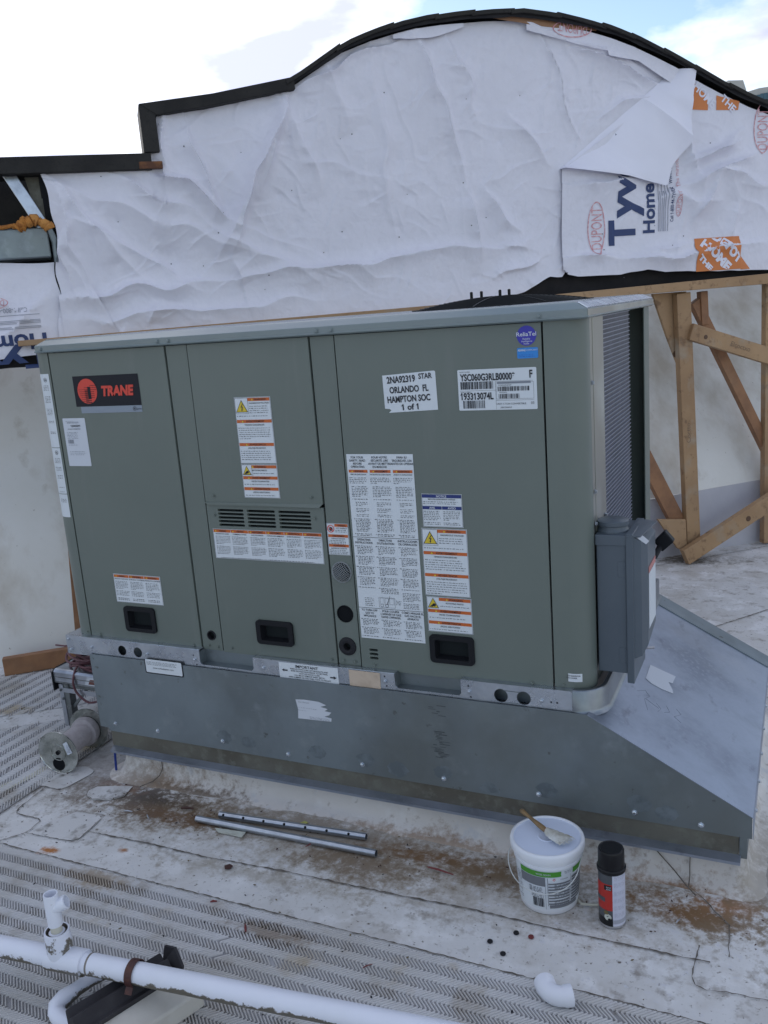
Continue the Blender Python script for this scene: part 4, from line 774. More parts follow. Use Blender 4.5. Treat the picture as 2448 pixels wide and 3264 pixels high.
FA = [(-2.14, 1.954, -2.462, 1.29, 0.022, 0.03), (-2.14, 1.954, -2.285, 1.546, 0.014, 0.03), (-2.14, 1.954, -1.98, 1.554, 0.01, 0.05), (-2.412, 1.163, -2.458, 1.32, 0.01, 0.04), (-2.587, 1.888, -2.462, 1.473, 0.014, 0.03), (-2.646, 1.658, -2.383, 1.429, 0.018, 0.035), (-2.903, 1.667, -2.565, 1.477, 0.012, 0.04), (-3.198, 1.677, -2.812, 1.148, 0.012, 0.045), (-3.181, 1.601, -3.065, 1.206, 0.012, 0.035), (-3.103, 1.482, -2.565, 1.131, 0.01, 0.04), (-3.206, 1.175, -2.407, 1.204, 0.014, 0.035), (-2.407, 1.204, -0.877, 1.29, 0.014, 0.04), (-3.124, 1.069, -2.022, 1.094, 0.01, 0.03), (-2.694, 1.909, -2.683, 1.679, 0.014, 0.02), (-2.743, 1.681, -2.569, 1.616, 0.018, 0.02), (-1.474, 2.269, -1.264, 1.527, 0.014, 0.04), (-1.337, 2.27, -1.154, 1.778, 0.012, 0.05), (-0.865, 2.232, -0.606, 1.7, 0.014, 0.012), (-1.027, 1.881, -0.789, 1.618, 0.01, 0.03), (-1.264, 1.527, -1.233, 1.22, 0.012, 0.03), (-1.189, 1.567, -0.979, 1.295, 0.01, 0.03), (-0.881, 1.2, -1.163, 1.126, 0.012, 0.02), (-0.93, 1.247, -1.104, 1.301, 0.01, 0.02), (-0.644, 2.171, -0.153, 1.998, 0.02, 0.02), (-0.524, 1.894, -0.154, 1.976, 0.01, 0.03), (-1.922, 2.189, -1.825, 1.794, 0.008, 0.05), (-1.701, 2.228, -1.631, 1.371, 0.007, 0.07), (-2.064, 2.035, -1.477, 2.229, 0.014, 0.02), (-0.937, 2.272, -0.259, 2.107, 0.014, 0.015), (-3.162, 1.212, -3.161, 1.485, 0.012, 0.02), (-3.028, 0.898, -2.926, 1.054, 0.01, 0.02), (-2.827, 1.026, -2.771, 1.145, 0.008, 0.03), (-3.157, 1.637, -2.227, 1.277, 0.01, 0.06), (-2.499, 1.333, -2.173, 1.802, 0.012, 0.05), (-2.586, 1.478, -2.018, 1.137, 0.01, 0.05)]
FB = [(-0.073, 1.504, 0.408, 1.673, 0.02, 0.04), (0.011, 1.385, 0.123, 1.566, 0.012, 0.03), (0.123, 1.566, 0.467, 1.507, 0.014, 0.04), (-0.045, 1.865, 0.039, 1.453, 0.012, 0.02), (-0.725, 1.191, -0.433, 1.174, 0.012, 0.03), (-0.433, 1.174, 0.475, 1.195, 0.014, 0.035), (-0.688, 1.549, -0.265, 1.534, 0.012, 0.05), (0.01, 1.684, 0.292, 1.722, 0.014, 0.03), (-0.184, 1.462, 0.181, 1.448, 0.01, 0.05), (-0.268, 1.211, 0.012, 1.244, 0.01, 0.03), (0.267, 1.444, 0.185, 1.139, 0.01, 0.04), (-0.017, 1.639, 0.348, 1.79, 0.012, 0.03)]
NA = [(-2.491, 1.404), (-2.463, 1.317), (-2.46, 1.489), (-1.306, 1.224), (-1.251, 1.957), (-1.153, 2.114), (-0.962, 1.974), (-1.081, 1.766), (-1.572, 1.539), (-1.607, 1.696), (-1.824, 1.814), (-1.588, 2.101), (-1.881, 1.795), (-2.123, 1.437), (-2.196, 1.988), (-2.491, 1.934), (-2.933, 1.734), (-3.126, 1.528), (-2.919, 1.474), (-2.719, 1.313), (-2.713, 1.284), (-2.943, 1.298), (-2.003, 1.295), (-1.077, 1.344), (-1.285, 1.581), (-1.426, 1.253), (-0.754, 1.123), (-0.128, 1.71), (0.094, 1.727), (0.18, 1.587), (0.487, 1.435), (-0.509, 1.385), (-0.539, 1.226), (0.097, 1.31), (-1.653, 1.992), (-1.478, 1.713), (-1.905, 1.385), (-2.197, 1.563), (-2.347, 1.747), (-1.629, 1.393), (-1.173, 1.415), (-1.262, 1.132), (-0.434, 1.08), (-1.434, 1.121)]
def hgt(s, z, folds, wr=1.):
    s = np.asarray(s, float); z = np.asarray(z, float)
    ws = s + .03 * N2(s, z); wz = z + .03 * N2(z + 5, s)
    msk = np.clip(.5 + 1.1 * N5(s * 1.7, z * 1.7), .12, 1); h = .008 * N1(s, z) * wr + .003 * np.abs(N2(s, z * 1.3)) * wr + .0022 * (1 - np.abs(N3(ws, wz)) * 2) * wr * msk + .0008 * (1 - np.abs(N4(ws, wz)) * 2) * wr * msk + .06 * np.clip((1.30 - z) / .35, 0, 1) ** 1.3 * wr
    for (a, b, c, d, am, w) in folds:
        dx, dz = c - a, d - b; L = math.hypot(dx, dz); t = ((ws - a) * dx + (wz - b) * dz) / (L * L); tc = np.clip(t, 0, 1)
        px, pz = ws - a - tc * dx, wz - b - tc * dz; dd = np.hypot(px, pz); sg = (px * -dz + pz * dx) / L
        env = np.clip(np.minimum(tc * 3 + .35, (1 - tc) * 2.5), 0, 1); ww = w * np.where(sg > 0, .45, 1.6)
        h = h + 3.2 * am * min(1, max(w / .028, .55)) * np.exp(-dd / ww) * env
    for (a, b) in NA:
        r = np.hypot(s - a, z - b); h = h - .009 * np.exp(-r / .03) * wr
    return h + .006
_r = random.Random(21)
def creases(n, s0, s1, z0, z1):
    out = []
    for _ in range(n):
        a, b = _r.uniform(s0, s1), _r.uniform(z0, z1); L = _r.uniform(.12, .6); an = R(_r.choice((_r.uniform(-70, -20), _r.uniform(20, 75), _r.uniform(-12, 12), _r.uniform(60, 115))))
        out.append((a, b, a + L * math.cos(an), b + L * math.sin(an), _r.uniform(.0012, .0038), _r.uniform(.007, .022)))
    return out
FA += creases(75, -3.2, -.3, 1.0, 2.15); FB += creases(30, -.75, 1.5, 1.1, 1.8)
def fine(n, s0, s1, z0, z1):
    return [(a, b, a + L * math.cos(an), b + L * math.sin(an), _r.uniform(.0016, .0030), _r.uniform(.005, .010)) for a, b, L, an in [(_r.uniform(s0, s1), _r.uniform(z0, z1), _r.uniform(.06, .26), _r.uniform(0, 3.14)) for _ in range(n)]]
FA += fine(110, -3.2, -.3, .95, 2.2); FB += fine(40, -.75, 1.5, 1.1, 1.8)
hA = lambda s, z: .042 + hgt(s, z, FA)
hB = lambda s, z: .062 + hgt(s, z, FB, .55)
hC = lambda s, z: .040 + hgt(s, z, [(-3.6, 1.3, -3.25, 1.0, .012, .04), (-3.5, 1.0, -3.2, 1.25, .01, .03)], .8)
def sheet(name, sl, sr, bot, top, h, nu, nv, parent, mat=TYV):
    vs = []; us = np.linspace(0, 1, nu); ts = np.linspace(0, 1, nv); S = np.zeros((nv, nu)); Z = np.zeros((nv, nu))
    for j, t in enumerate(ts):
        a, b = sl(t), sr(t); S[j] = a + (b - a) * us; Z[j] = [bot(q) + (top(q) - bot(q)) * t for q in S[j]]
    H = h(S, Z); X = WP.x + WD.x * S + WN.x * H; Y = WP.y + WD.y * S + WN.y * H
    m = MB(); m.v = list(zip(X.ravel().tolist(), Y.ravel().tolist(), Z.ravel().tolist()))
    m.fc = [(j * nu + i, j * nu + i + 1, (j + 1) * nu + i + 1, (j + 1) * nu + i) for j in range(nv - 1) for i in range(nu - 1)]; m.mi = [0] * len(m.fc)
    return m.build(name, mat, parent, smooth=True, recalc=False)
def drape(polys, h, name, mat, parent, cell=.02, off=.0028, label=None):
    """cut flat print (s,z polygons) on a grid and lay it on the wrinkled sheet"""
    me = bpy.data.meshes.new('tmp'); vs = []; fs = []
    for v, f in polys:
        b = len(vs); vs += [(float(a), float(c), 0) for a, c in v]; fs += [tuple(b + i for i in q) for q in f]
    me.from_pydata(vs, [], fs); bm = bmesh.new(); bm.from_mesh(me)
    A = np.array(vs)
    for ax in (0, 1):
        q = A[:, ax].min()
        while q < A[:, ax].max():
            q += cell; no = (1, 0, 0) if ax == 0 else (0, 1, 0); bmesh.ops.bisect_plane(bm, geom=bm.verts[:] + bm.edges[:] + bm.faces[:], plane_co=(q, 0, 0) if ax == 0 else (0, q, 0), plane_no=no)
    P = np.array([v.co[:2] for v in bm.verts]); H = h(P[:, 0], P[:, 1]) + off; o = wo(parent)
    for v, s, z, d in zip(bm.verts, P[:, 0], P[:, 1], H): v.co = W(s, d, z) - o
    for f in bm.faces: f.smooth = True
    bm.to_mesh(me); bm.free(); me.materials.append(mat); ob = bpy.data.objects.new(name, me); COL.objects.link(ob); ob.parent = parent; WO[ob.name] = o
    if label: ob['label'] = label
    return ob
def ell(x, z, rx, rz, t, n=48):
    v = [(x + (rx - k * t) * math.cos(2 * math.pi * i / n), z + (rz - k * t) * math.sin(2 * math.pi * i / n)) for k in (0, 1) for i in range(n)]; return v, [(i, (i + 1) % n, n + (i + 1) % n, n + i) for i in range(n)]
def wbox(m, s0, o0, z0, s1, o1, z1, mi=0):
    c = [W(s, o, z) for z in (z0, z1) for s, o in ((s0, o0), (s1, o0), (s1, o1), (s0, o1))]
    m.add(c, [(0, 3, 2, 1), (4, 5, 6, 7), (0, 1, 5, 4), (1, 2, 6, 5), (2, 3, 7, 6), (3, 0, 4, 7)], mi); return m
def build_parapet():
    t = thing('parapet_wall', 'arched false front wall wrapped in wrinkled white printed house wrap with a dark curved top', 'wall', W(-1.4, 0, .9))
    # backing
    P = [(-3.22, 1.0)] + [(s, z - .02) for s, z in OUT if s > -3.21]; P = [(-3.22, .93), (-3.22, 1.727)] + [(s, z - .02) for s, z in OUT if s > -3.0] + [(2.6, 1.06)]
    m = MB(); n = len(P); m.add([W(s, .012, z) for s, z in P] + [W(s, -.09, z) for s, z in P], [tuple(range(n)), tuple(range(n, 2 * n))[::-1]] + [(i, (i + 1) % n, n + (i + 1) % n, n + i) for i in range(n)]); m.build('backing_board', BLACKM, t)
    # black strip hanging below the wrap
    m = MB(); nu = 90
    vs = []
    for j in range(4):
        for i in range(nu): s = -3.9 + i * (6.5 / (nu - 1)); z = [1.16, 1.10, 1.05, 1.0][j] if s > -2.9 else [1.02, .97, .93, .885][j]; vs.append(W(s, .020 + .008 * float(N2(s, z)), z + .004 * float(N3(s, 0))))
    m.add(vs, [(j * nu + i, j * nu + i + 1, (j + 1) * nu + i + 1, (j + 1) * nu + i) for j in range(3) for i in range(nu - 1)]); m.build('black_underlay_strip', BLACKM, t, smooth=True, recalc=False)
    # sheets
    bA = lambda s: float(np.interp(s, [-3.4, -1.9, -1.35, -1.15, -1.0, -.847, .3], [.90, .94, .985, 1.01, 1.045, 1.108, 1.115])) + .006 * float(N3(s, 3))
    tA = lambda s: topz(s) - .040 if s > -2.70 else float(np.interp(s, [-3.3, -2.76, -2.70], [1.700, 1.722, 1.90]))
    sA = sheet('house_wrap_sheet', lambda q: float(np.interp(q, [0, .12, .3, .45, .7, 1], [-3.27, -3.235, -3.205, -3.205, -3.178, -3.212])) + .006 * math.sin(q * 23), lambda q: float(np.interp(q, [0, .06, .42, .68, .93, 1], [-.78, -.70, -.68, -.40, -.07, -.02])), bA, tA, hA, 480, 235, t)
    bB = lambda s: float(np.interp(s, [-.77, -.75, -.70, -.45, -.30, -.2, .5, 1.6], [1.14, 1.112, 1.10, 1.098, 1.112, 1.092, 1.066, 1.06])) + .003 * float(N3(s, 9)); tB = lambda s: min(topz(s) - .058, float(np.interp(s, [-.8, -.77, -.075, -.03, .01], [1.60, 1.618, 2.04, 2.06, 3])))
    sB = sheet('house_wrap_sheet', lambda q: -.765 - .012 * (1 - q), lambda q: 1.9, bB, tB, hB, 320, 130, t)
    sC = sheet('house_wrap_sheet', lambda q: -5.4, lambda q: -3.205 - .01 * math.sin(q * 9), lambda s: .925 + .008 * math.sin(s * 9), lambda s: 1.325 + .006 * math.sin(s * 14), hC, 110, 45, t)
    # a loose overlap strip between the left sheets and near the beam
    hD = lambda s, z: .062 + hgt(s, z, FA, .6)
    sheet('house_wrap_strip', lambda q: -3.21, lambda q: -2.94 - .13 * q, lambda s: .915 + .03 * (s > -3.0) * (s + 3.0), lambda s: 1.20 + .02 * math.sin(s * 20), hD, 30, 24, t)
    # upper lap strip under the arch with its print
    hE = lambda s, z: .070 + .5 * hgt(s, z, FA, .8)
    sE = sheet('house_wrap_strip', lambda q: -.93, lambda q: -.05, lambda s: topz(s) - .085 - .035 * abs(math.sin((s + .93) * 5.2)) - .02 * (s > -.5), lambda s: topz(s) - .050, hE, 90, 10, t)
    sheet('house_wrap_strip', lambda q: -1.60, lambda q: -1.25, lambda s: topz(s) - .062 - .03 * abs(math.sin((s + 1.6) * 9)), lambda s: topz(s) - .046, hE, 40, 5, t)
    # exposed timber under the arch
    m = MB(); P = [(s, topz(s) - .030) for s in np.linspace(-1.12, -.56, 12)]; m.add([W(s, .076, z) for s, z in P] + [W(s, .076, z - .034 * math.sin(math.pi * (i + .3) / 12)) for i, (s, z) in enumerate(P)], [(i, i + 1, 12 + i + 1, 12 + i) for i in range(11)]); m.build('exposed_timber_edge', WOODR, t)
    drape([ell(-.69, 2.262, .105, .040, .006), text2d('DUPONT', -.69, 2.262, .040, w=.155, rot=180 - 8)], hE, 'maker_print', PRED, sE)
    # folded over corner (thick enough to cast on the sheet below)
    A_, B_, C_, D_ = (-.770, 1.625), (-.110, 2.085), (-.020, 1.80), (-.185, 1.520); m = MB(); n = 26; vs = []; idx = {}
    E_ = (-.01, 2.075)
    def quad(u, v):    # u along crease->free edge, v left->right
        p = (A_[0] + (B_[0] - A_[0]) * v, A_[1] + (B_[1] - A_[1]) * v); Q = [A_, (-.40, 1.575), D_, (-.155, 1.62), (-.05, 1.72), (-.035, 1.9), E_]; k = v * 6; i = min(int(k), 5); f = k - i
        q = (Q[i][0] + (Q[i + 1][0] - Q[i][0]) * f, Q[i][1] + (Q[i + 1][1] - Q[i][1]) * f); return (p[0] + (q[0] - p[0]) * u, p[1] + (q[1] - p[1]) * u)
    nu, nv = 22, 44
    for j in range(nv):
        for i in range(nu):
            u, v = i / (nu - 1), j / (nu * 2 - 1); s, z = quad(u, v); base = float(hA(*quad(0, v))); o = base + .002 + .052 * math.sin(min(u * 1.7, 1.57)) ** .8 + .012 * float(N1(s, z)) * u + .010 * float(N2(s * 1.5, z * .5)) * u + .0025 * float(N3(s, z)); vs.append(W(s, o, z))
    m.add(vs, [(j * nu + i, j * nu + i + 1, (j + 1) * nu + i + 1, (j + 1) * nu + i) for j in range(nv - 1) for i in range(nu - 1)]); m.build('folded_corner', TYVB, t, smooth=True, recalc=False)
    # prints on the right sheet (reading upwards)
    T = lambda s_, x, z, h, **k: text2d(s_, x, z, h, rot=90, **k)
    drape([ell(-.580, 1.332, .050, .130, .006), T('DUPONT', -.579, 1.332, .060, w=.205, sx=1)], hB, 'maker_print', PRED, sB, .02, label='pale red oval print')
    drape([T('T', -.432, 1.305, .142, bold=.035, w=.125)], hB, 'brand_print', PNAV, sB)
    drape([T('yvek', -.432, 1.375, .142, bold=.035, w=.42, align='L'), T('Home', -.276, 1.295, .064, bold=.03, w=.245, align='L')], hB, 'brand_print', PNAV, sB, label='large navy brand lettering')
    fine = []
    for x, a, b in ((-.222, 1.30, 1.56), (-.213, 1.30, 1.50), (-.202, 1.30, 1.56), (-.193, 1.30, 1.50), (-.184, 1.30, 1.54), (-.170, 1.30, 1.56)): fine.append(([(x, a), (x + .004, a), (x + .004, b), (x, b)], [(0, 1, 2, 3)]))
    drape(fine, hB, 'fine_print', PGRY, sB)
    drape([T('Call 1-800-44-TYVEK   WWW.CONSTRUCTION.COM', -.146, 1.345, .017, align='L', w=.46, bold=.01)], hB, 'phone_print', PNAV, sB)
    drape([T('DUPONT  The miracles of science', -.110, 1.375, .020, align='L', w=.42), ell(-.110, 1.42, .017, .052, .003)], hB, 'slogan_print', PRED, sB)
    def square_logo(x0, z0, x1, z1, hf, par, tilt, clip):
        cells = []; drape([([(x0, z0), (x1, z0), (x1, z1), (x0, z1)], [(0, 1, 2, 3)])], hf, 'store_logo_square', PORG, par, .02, .0026, label='orange square store logo')
        w = x1 - x0; hh = z1 - z0; L = []
        for k, word in enumerate(('THE', 'HOME', 'DEPOT')):
            f = (.30, .52, .76)[k]; ww = (.40, .92, .90)[k] * w; L.append(text2d(word, x0 + w * (.20 + .26 * k), z0 + hh * (.26 + .21 * k) - (0 if clip else .01), hh * (.15, .26, .26)[k], w=ww * (.85 if k else 1), bold=.06, rot=tilt))
        for v, f in L: v[:, 0] = np.clip(v[:, 0], x0 + .004, x1 - .003); v[:, 1] = np.clip(v[:, 1], z0 + .003, z1 - .003)
        drape(L, hf, 'store_logo_lettering', TYVB, par, .02, .0042)
    square_logo(-.012, 1.082, .268, 1.252, hB, sB, -42 + 0, True)
    drape([([(.268, 1.078), (.330, 1.078), (.268, 1.15)], [(0, 1, 2)])], hB, 'store_logo_square', PORG, sB, .02, .0026)
    # upper logo, cut by the edging
    up = [([(-.025, 1.89), (.075, 1.885), (.075, 1.95), (-.025, 2.03)], [(0, 1, 2, 3)]), ([(.125, 1.885), (.255, 1.883), (.262, 1.925), (.125, 1.955)], [(0, 1, 2, 3)])]
    drape(up, hB, 'store_logo_square', PORG, sB, .02, .0026)
    L = [text2d('HOME', .055, 1.958, .040, w=.15, bold=.03, rot=-42), text2d('THE', .195, 1.915, .034, w=.10, bold=.03, rot=-42)]; drape(L, hB, 'store_logo_lettering', TYVB, sB, .02, .0042)
    drape([ell(.410, 1.79, .056, .125, .006), T('DUPONT', .410, 1.785, .066, w=.20)], hB, 'maker_print', PRED, sB)
    drape([ell(1.0, 1.332, .050, .130, .006), T('DUPONT', 1.0, 1.332, .060, w=.205)], hB, 'maker_print', PRED, sB)
    # prints on the lower left sheet, upside down
    U = lambda s_, x, z, h, **k: text2d(s_, x, z, h, rot=180, **k)
    drape([U('Home', -3.42, .992, .062, bold=.03, w=.27)], hC, 'brand_print', PNAV, sC); drape([U('Tyvek', -3.53, .918, .075, bold=.035, w=.56)], hC, 'brand_print', PNAV, sC)
    drape([U('Call 1-800-44-TYVEK', -3.452, 1.128, .019, w=.21, bold=.01)], hC, 'phone_print', PGRY, sC); drape([ell(-3.485, 1.162, .065, .026, .004), U('DUPONT', -3.485, 1.162, .026, w=.10)], hC, 'maker_print', PRED, sC)
    drape([([(-3.62, z), (-3.30, z), (-3.30, z + .003), (-3.62, z + .003)], [(0, 1, 2, 3)]) for z in (1.105, 1.082, 1.076, 1.070, 1.055, 1.049)], hC, 'fine_print', PGRY, sC)
    # nails
    m = MB()
    for s, z in NA[::2] + [(random.uniform(-3.15, -.1), random.uniform(1.1, 1.9)) for _ in range(14)] + [(random.uniform(-.7, 1.5), random.uniform(1.12, 1.7)) for _ in range(10)]:
        if z > topz(s) - .08 or (s > -.77 and z > 1.55 and s < -.1): continue
        hf = hA if (s < -.77) else hB; h = float(hf(s, z)); r = random.choice((.0024, .0019, .0030)); c = W(s, h + .002, z); m.lathe([(0, 0.002), (r, .001), (r, -.001)], c, WN, 8)
    o = m.build('nail_heads', M('nail_grey', (.10, .10, .11), .5), t); o['kind'] = 'stuff'
    # dark edging pieces along the top
    seg = [(-5.6, -4.2), (-4.2, -2.745)]
    for a, b in seg:
        m = MB(); wbox(m, a, -.11, 1.682 + .0, b, .095, 1.750); m.build('edging_board', TRIM, t, bevel=.004)
    m = MB(); wbox(m, -2.772, -.11, 1.752, -2.705, .096, 1.948); m.build('edging_board', TRIM, t, bevel=.004)
    m = MB(); pts = [(-2.772, 1.9485), (-2.45, 1.987), (-2.085, 2.052), (-2.08, 2.000), (-2.11, 1.996), (-2.45, 1.938), (-2.70, 1.902)]
    n = len(pts); m.add([W(s, .099, z) for s, z in pts] + [W(s, -.11, z) for s, z in pts], [tuple(range(n)), tuple(range(n, 2 * n))[::-1]] + [(i, (i + 1) % n, n + (i + 1) % n, n + i) for i in range(n)]); m.build('edging_board', TRIM, t, bevel=.004)
    m = MB(); wbox(m, -2.80, .07, 1.685, -2.70, .098, 1.715); m.build('rusty_flashing', RUSTY, t, bevel=.003)
    edges = [-2.10, -1.86, -1.60, -1.38, -1.20, -1.00, -.76, -.52, -.36, -.18, .0, .20, .42, .66, .92, 1.25, 1.6, 2.1, 2.6]
    for i, (a, b) in enumerate(zip(edges[:-1], edges[1:])):
        m = MB(); n = 5; ss = np.linspace(a - .02, b, n); lift = .006; vs = []
        for k, s in enumerate(ss):
            zt = topz(s) - .003 + lift * (1 - k / (n - 1)) * (1 if s > -.98 else 0) + lift * (k / (n - 1)) * (1 if s <= -.98 else 0); th = .023
            for o_, z in ((.105, zt - .004), (.105, zt - th), (.085, zt - th), (.085, zt - .016), (-.10, zt - .016), (-.10, zt)): vs.append(W(s, o_ + (.003 if i % 2 else 0), z))
        m.add(vs, [(k * 6 + j, (k + 1) * 6 + j, (k + 1) * 6 + (j + 1) % 6, k * 6 + (j + 1) % 6) for k in range(n - 1) for j in range(6)] + [tuple(range(6)), tuple(range(6 * (n - 1), 6 * n))[::-1]]); m.build('edging_tile', TRIML if i % 2 else TRIM, t, bevel=.002)
    m = MB(); ss = np.linspace(-2.1, 2.6, 70); vs = []
    for s in ss:
        for z in (topz(s) - .018, topz(s) - .038 - .004 * float(N3(s, 1))): vs.append(W(s, .092, z)); 
    m.add(vs, [(2 * i, 2 * i + 2, 2 * i + 3, 2 * i + 1) for i in range(len(ss) - 1)]); m.build('dark_drip_edge', BLACKM, t)
    # open bay at the far left: steel beam, strut, foam
    m = MB(); wbox(m, -5.6, -.30, .93, -3.22, -.26, 1.74); wbox(m, -3.225, -.3, .93, -3.205, .0, 1.70); m.build('bay_back_board', TRIM, t)
    m = MB(); wbox(m, -5.6, -.09, 1.34, -3.215, .075, 1.465); m.build('steel_beam', GALVD, t, bevel=.006)
    m = MB(); m.beam(W(-3.345, .02, 1.70), W(-3.225, .05, 1.455), .052, .03, WN); m.build('steel_strut', ALU, t, bevel=.003)
    m = MB(); m.beam(W(-3.25, -.02, 1.70), W(-3.21, -.0, 1.48), .07, .02, WN); m.build('dark_board', BROWNB, t)
    for nm, pts, r in (('foam_bead', [(-3.70, 1.472), (-3.55, 1.478), (-3.45, 1.470), (-3.36, 1.474), (-3.33, 1.476)], .010), ('foam_lump', [(-3.335, 1.465), (-3.31, 1.485), (-3.26, 1.495), (-3.225, 1.480), (-3.195, 1.452)], .021)):
        m = MB(); P = []
        for (a, b), (c, d) in zip(pts[:-1], pts[1:]):
            for k in range(7): f = k / 7; P.append(W(a + (c - a) * f + random.uniform(-.003, .003), .078 + random.uniform(-.004, .004), b + (d - b) * f + random.uniform(-.004, .004)))
        m.tube(P, [r * random.uniform(.7, 1.3) for _ in P], 9); m.build(nm, FOAM, t, smooth=True)
    m = MB(); m.tube([W(-3.21, .08, 1.47), W(-3.19, .085, 1.40), W(-3.195, .085, 1.34), W(-3.20, .08, 1.32)], [.012, .016, .012, .008], 8); m.build('torn_flashing', GALVD, t)
build_parapet()

# ------------------------------------------------------------------ timber truss in front of the sloped roof
def build_truss():
    t = thing('timber_truss', 'pale sawn timber truss propping the wrapped wall, its posts standing on the roof', 'timber truss', W(-1.4, .05, G))
    def grain(o):
        return o
    m = MB(); c = [W(-3.40, .068, .975), W(.55, .072, .992), W(2.6, .072, 1.02), W(2.6, .072, 1.078), W(.55, .072, 1.048), W(-1.0, .07, 1.018), W(-3.40, .068, .999)]
    m.prism(c, WN * .089); m.build('top_beam', WOODL, t, bevel=.003)
    def member(s0, z0, s1, z1, w, o, name, mat=WOODL, th=.04):
        if s0 > -1 and o > .05: s0 -= .055; s1 -= .055
        m = MB(); m.beam(W(s0, o, z0), W(s1, o, z1), w, th, WN); return m.build(name, mat, t, bevel=.003)
    member(-.042, .978, .030, -.494, .085, .094, 'post', th=.042); member(.075, .978, .085, .80, .045, .030, 'short_post', WOODR)
    member(-.010, .775, .60, .565, .088, .120, 'brace'); member(.03, .93, .56, -.02, .06, .022, 'rear_brace', WOODR); member(.50, 1.0, .52, -.49, .085, .045, 'post')
    member(-.075, -.455, .62, -.15, .092, .168, 'brace'); member(-.33, .25, -.04, -.30, .086, .066, 'brace', WOODR); member(1.05, .985, 1.08, -.49, .085, .094, 'post'); member(1.0, -.42, 1.5, .3, .088, .12, 'brace')
    m = MB(); m.prism([W(-.255, .050, .985), W(-.05, .050, .985), W(-.05, .050, .52), W(-.08, .050, .55), W(-.17, .050, .76)], WN * .02); m.build('gusset_plate', WOODL, t, bevel=.002)
    m = MB(); m.prism([W(-.275, .117, -.225), W(-.10, .117, -.250), W(-.09, .117, -.44), W(-.15, .117, -.41)], WN * .02); m.build('gusset_plate', WOODL, t, bevel=.002)
    for s in (-3.30, -2.4, -1.35): member(s + (.052 if s < -3 else 0), .975, s - (.045 if s < -3 else .02), -.49, .05, .10, 'post', WOODR if s < -3 else WOODL)
    for a, b in ((-2.36, -1.4), (-1.3, -.8)): member(a, -.42, b, .93, .088, .07, 'brace')
    m = MB(); KN = M('knot_brown', (.10, .05, .025), .6)
    for q in ((-.12, .0712, .66, .017), (.02, .1412, .740, .012), (.27, .1892, -.285, .016)): MB().lathe([(0, .0006), (q[3] * .6, .0006), (q[3], 0)], W(*q[:3]), WN, 12).build('wood_knot', KN, t)
    m = MB(); random.seed(3)
    for (s, z, tx, rt) in ((.24, .672, 'Elcoctxo', -19), (-.068, .23, 'Coctto', 92)):
        v, f = text2d(tx, 0, 0, .026, rot=rt); m.add([W(s + a, .1412 if s > .2 else .1160, z + b) for a, b in v], f)
    m.build('pencil_writing', M('pencil_grey', (.20, .13, .08), .6), t, recalc=False)['kind'] = 'stuff'
    m = MB(); m.prism([W(-3.305, .108, -.02), W(-3.328, .108, -.08), W(-3.312, .108, -.11), W(-3.338, .108, -.15), W(-3.334, .108, -.46), W(-3.312, .108, -.46)], WN * .012); m.build('split_edge', WOODR, t)
    b = thing('timber_block', 'short reddish timber offcut lying along the foot of the white wall at left', 'timber block', W(-3.5, .12, G))
    m = MB(); wbox(m, -3.69, .09, G + .002, -3.05, .128, G + .086); m.build('plank', WOODR, b, bevel=.003)
build_truss()

# ------------------------------------------------------------------ sloped white roof behind
def build_slope():
    t = thing('sloped_roof_base', 'stained white coated roof slope rising behind the timber truss', 'roof slope', W(-1.4, -.3, G))
    nu, nv = 90, 26; vs = []; 
    prof = [(-.012, G - .01), (-.014, -.30), (-.016, -.17), (-.018, -.140), (-.030, -.135)]
    m = MB(); us = np.linspace(-7, 4.5, nu)
    lift = lambda s: max(0., min(1., (s + 1.9) / 1.2)); m.add([W(s, o, (G - .01) + (z - G + .01) * (.03 + .97 * lift(s)) + (.035 * math.sin(s * .9) * lift(s) if z > -.25 else 0)) for o, z in prof[:4] for s in us], [(j * nu + i, j * nu + i + 1, (j + 1) * nu + i + 1, (j + 1) * nu + i) for j in range(3) for i in range(nu - 1)]); m.build('upstand', UPST, t, smooth=True, recalc=False)
    for j in range(nv):
        k = j / (nv - 1)
        for s in us: o = -.018 - 1.15 * k ** 1.25 + .014 * float(N5(s, k * 2)); b_ = (G - .01) + (.37) * (.03 + .97 * lift(s)); vs.append(W(s, o, b_ + (1.31 - b_) * k + .035 * math.sin(s * .9) * (1 - k) * lift(s)))
    m = MB(); m.add(vs, [(j * nu + i, j * nu + i + 1, (j + 1) * nu + i + 1, (j + 1) * nu + i) for j in range(nv - 1) for i in range(nu - 1)]); m.build('slope_surface', SLOPE, t, smooth=True, recalc=False)
    m = MB(); m.add([W(-7, -1.16, 1.31), W(4.5, -1.16, 1.31), W(4.5, -4, 1.6), W(-7, -4, 1.6)], [(0, 1, 2, 3)]); m.build('upper_slope', SLOPE, t, recalc=False)
build_slope()

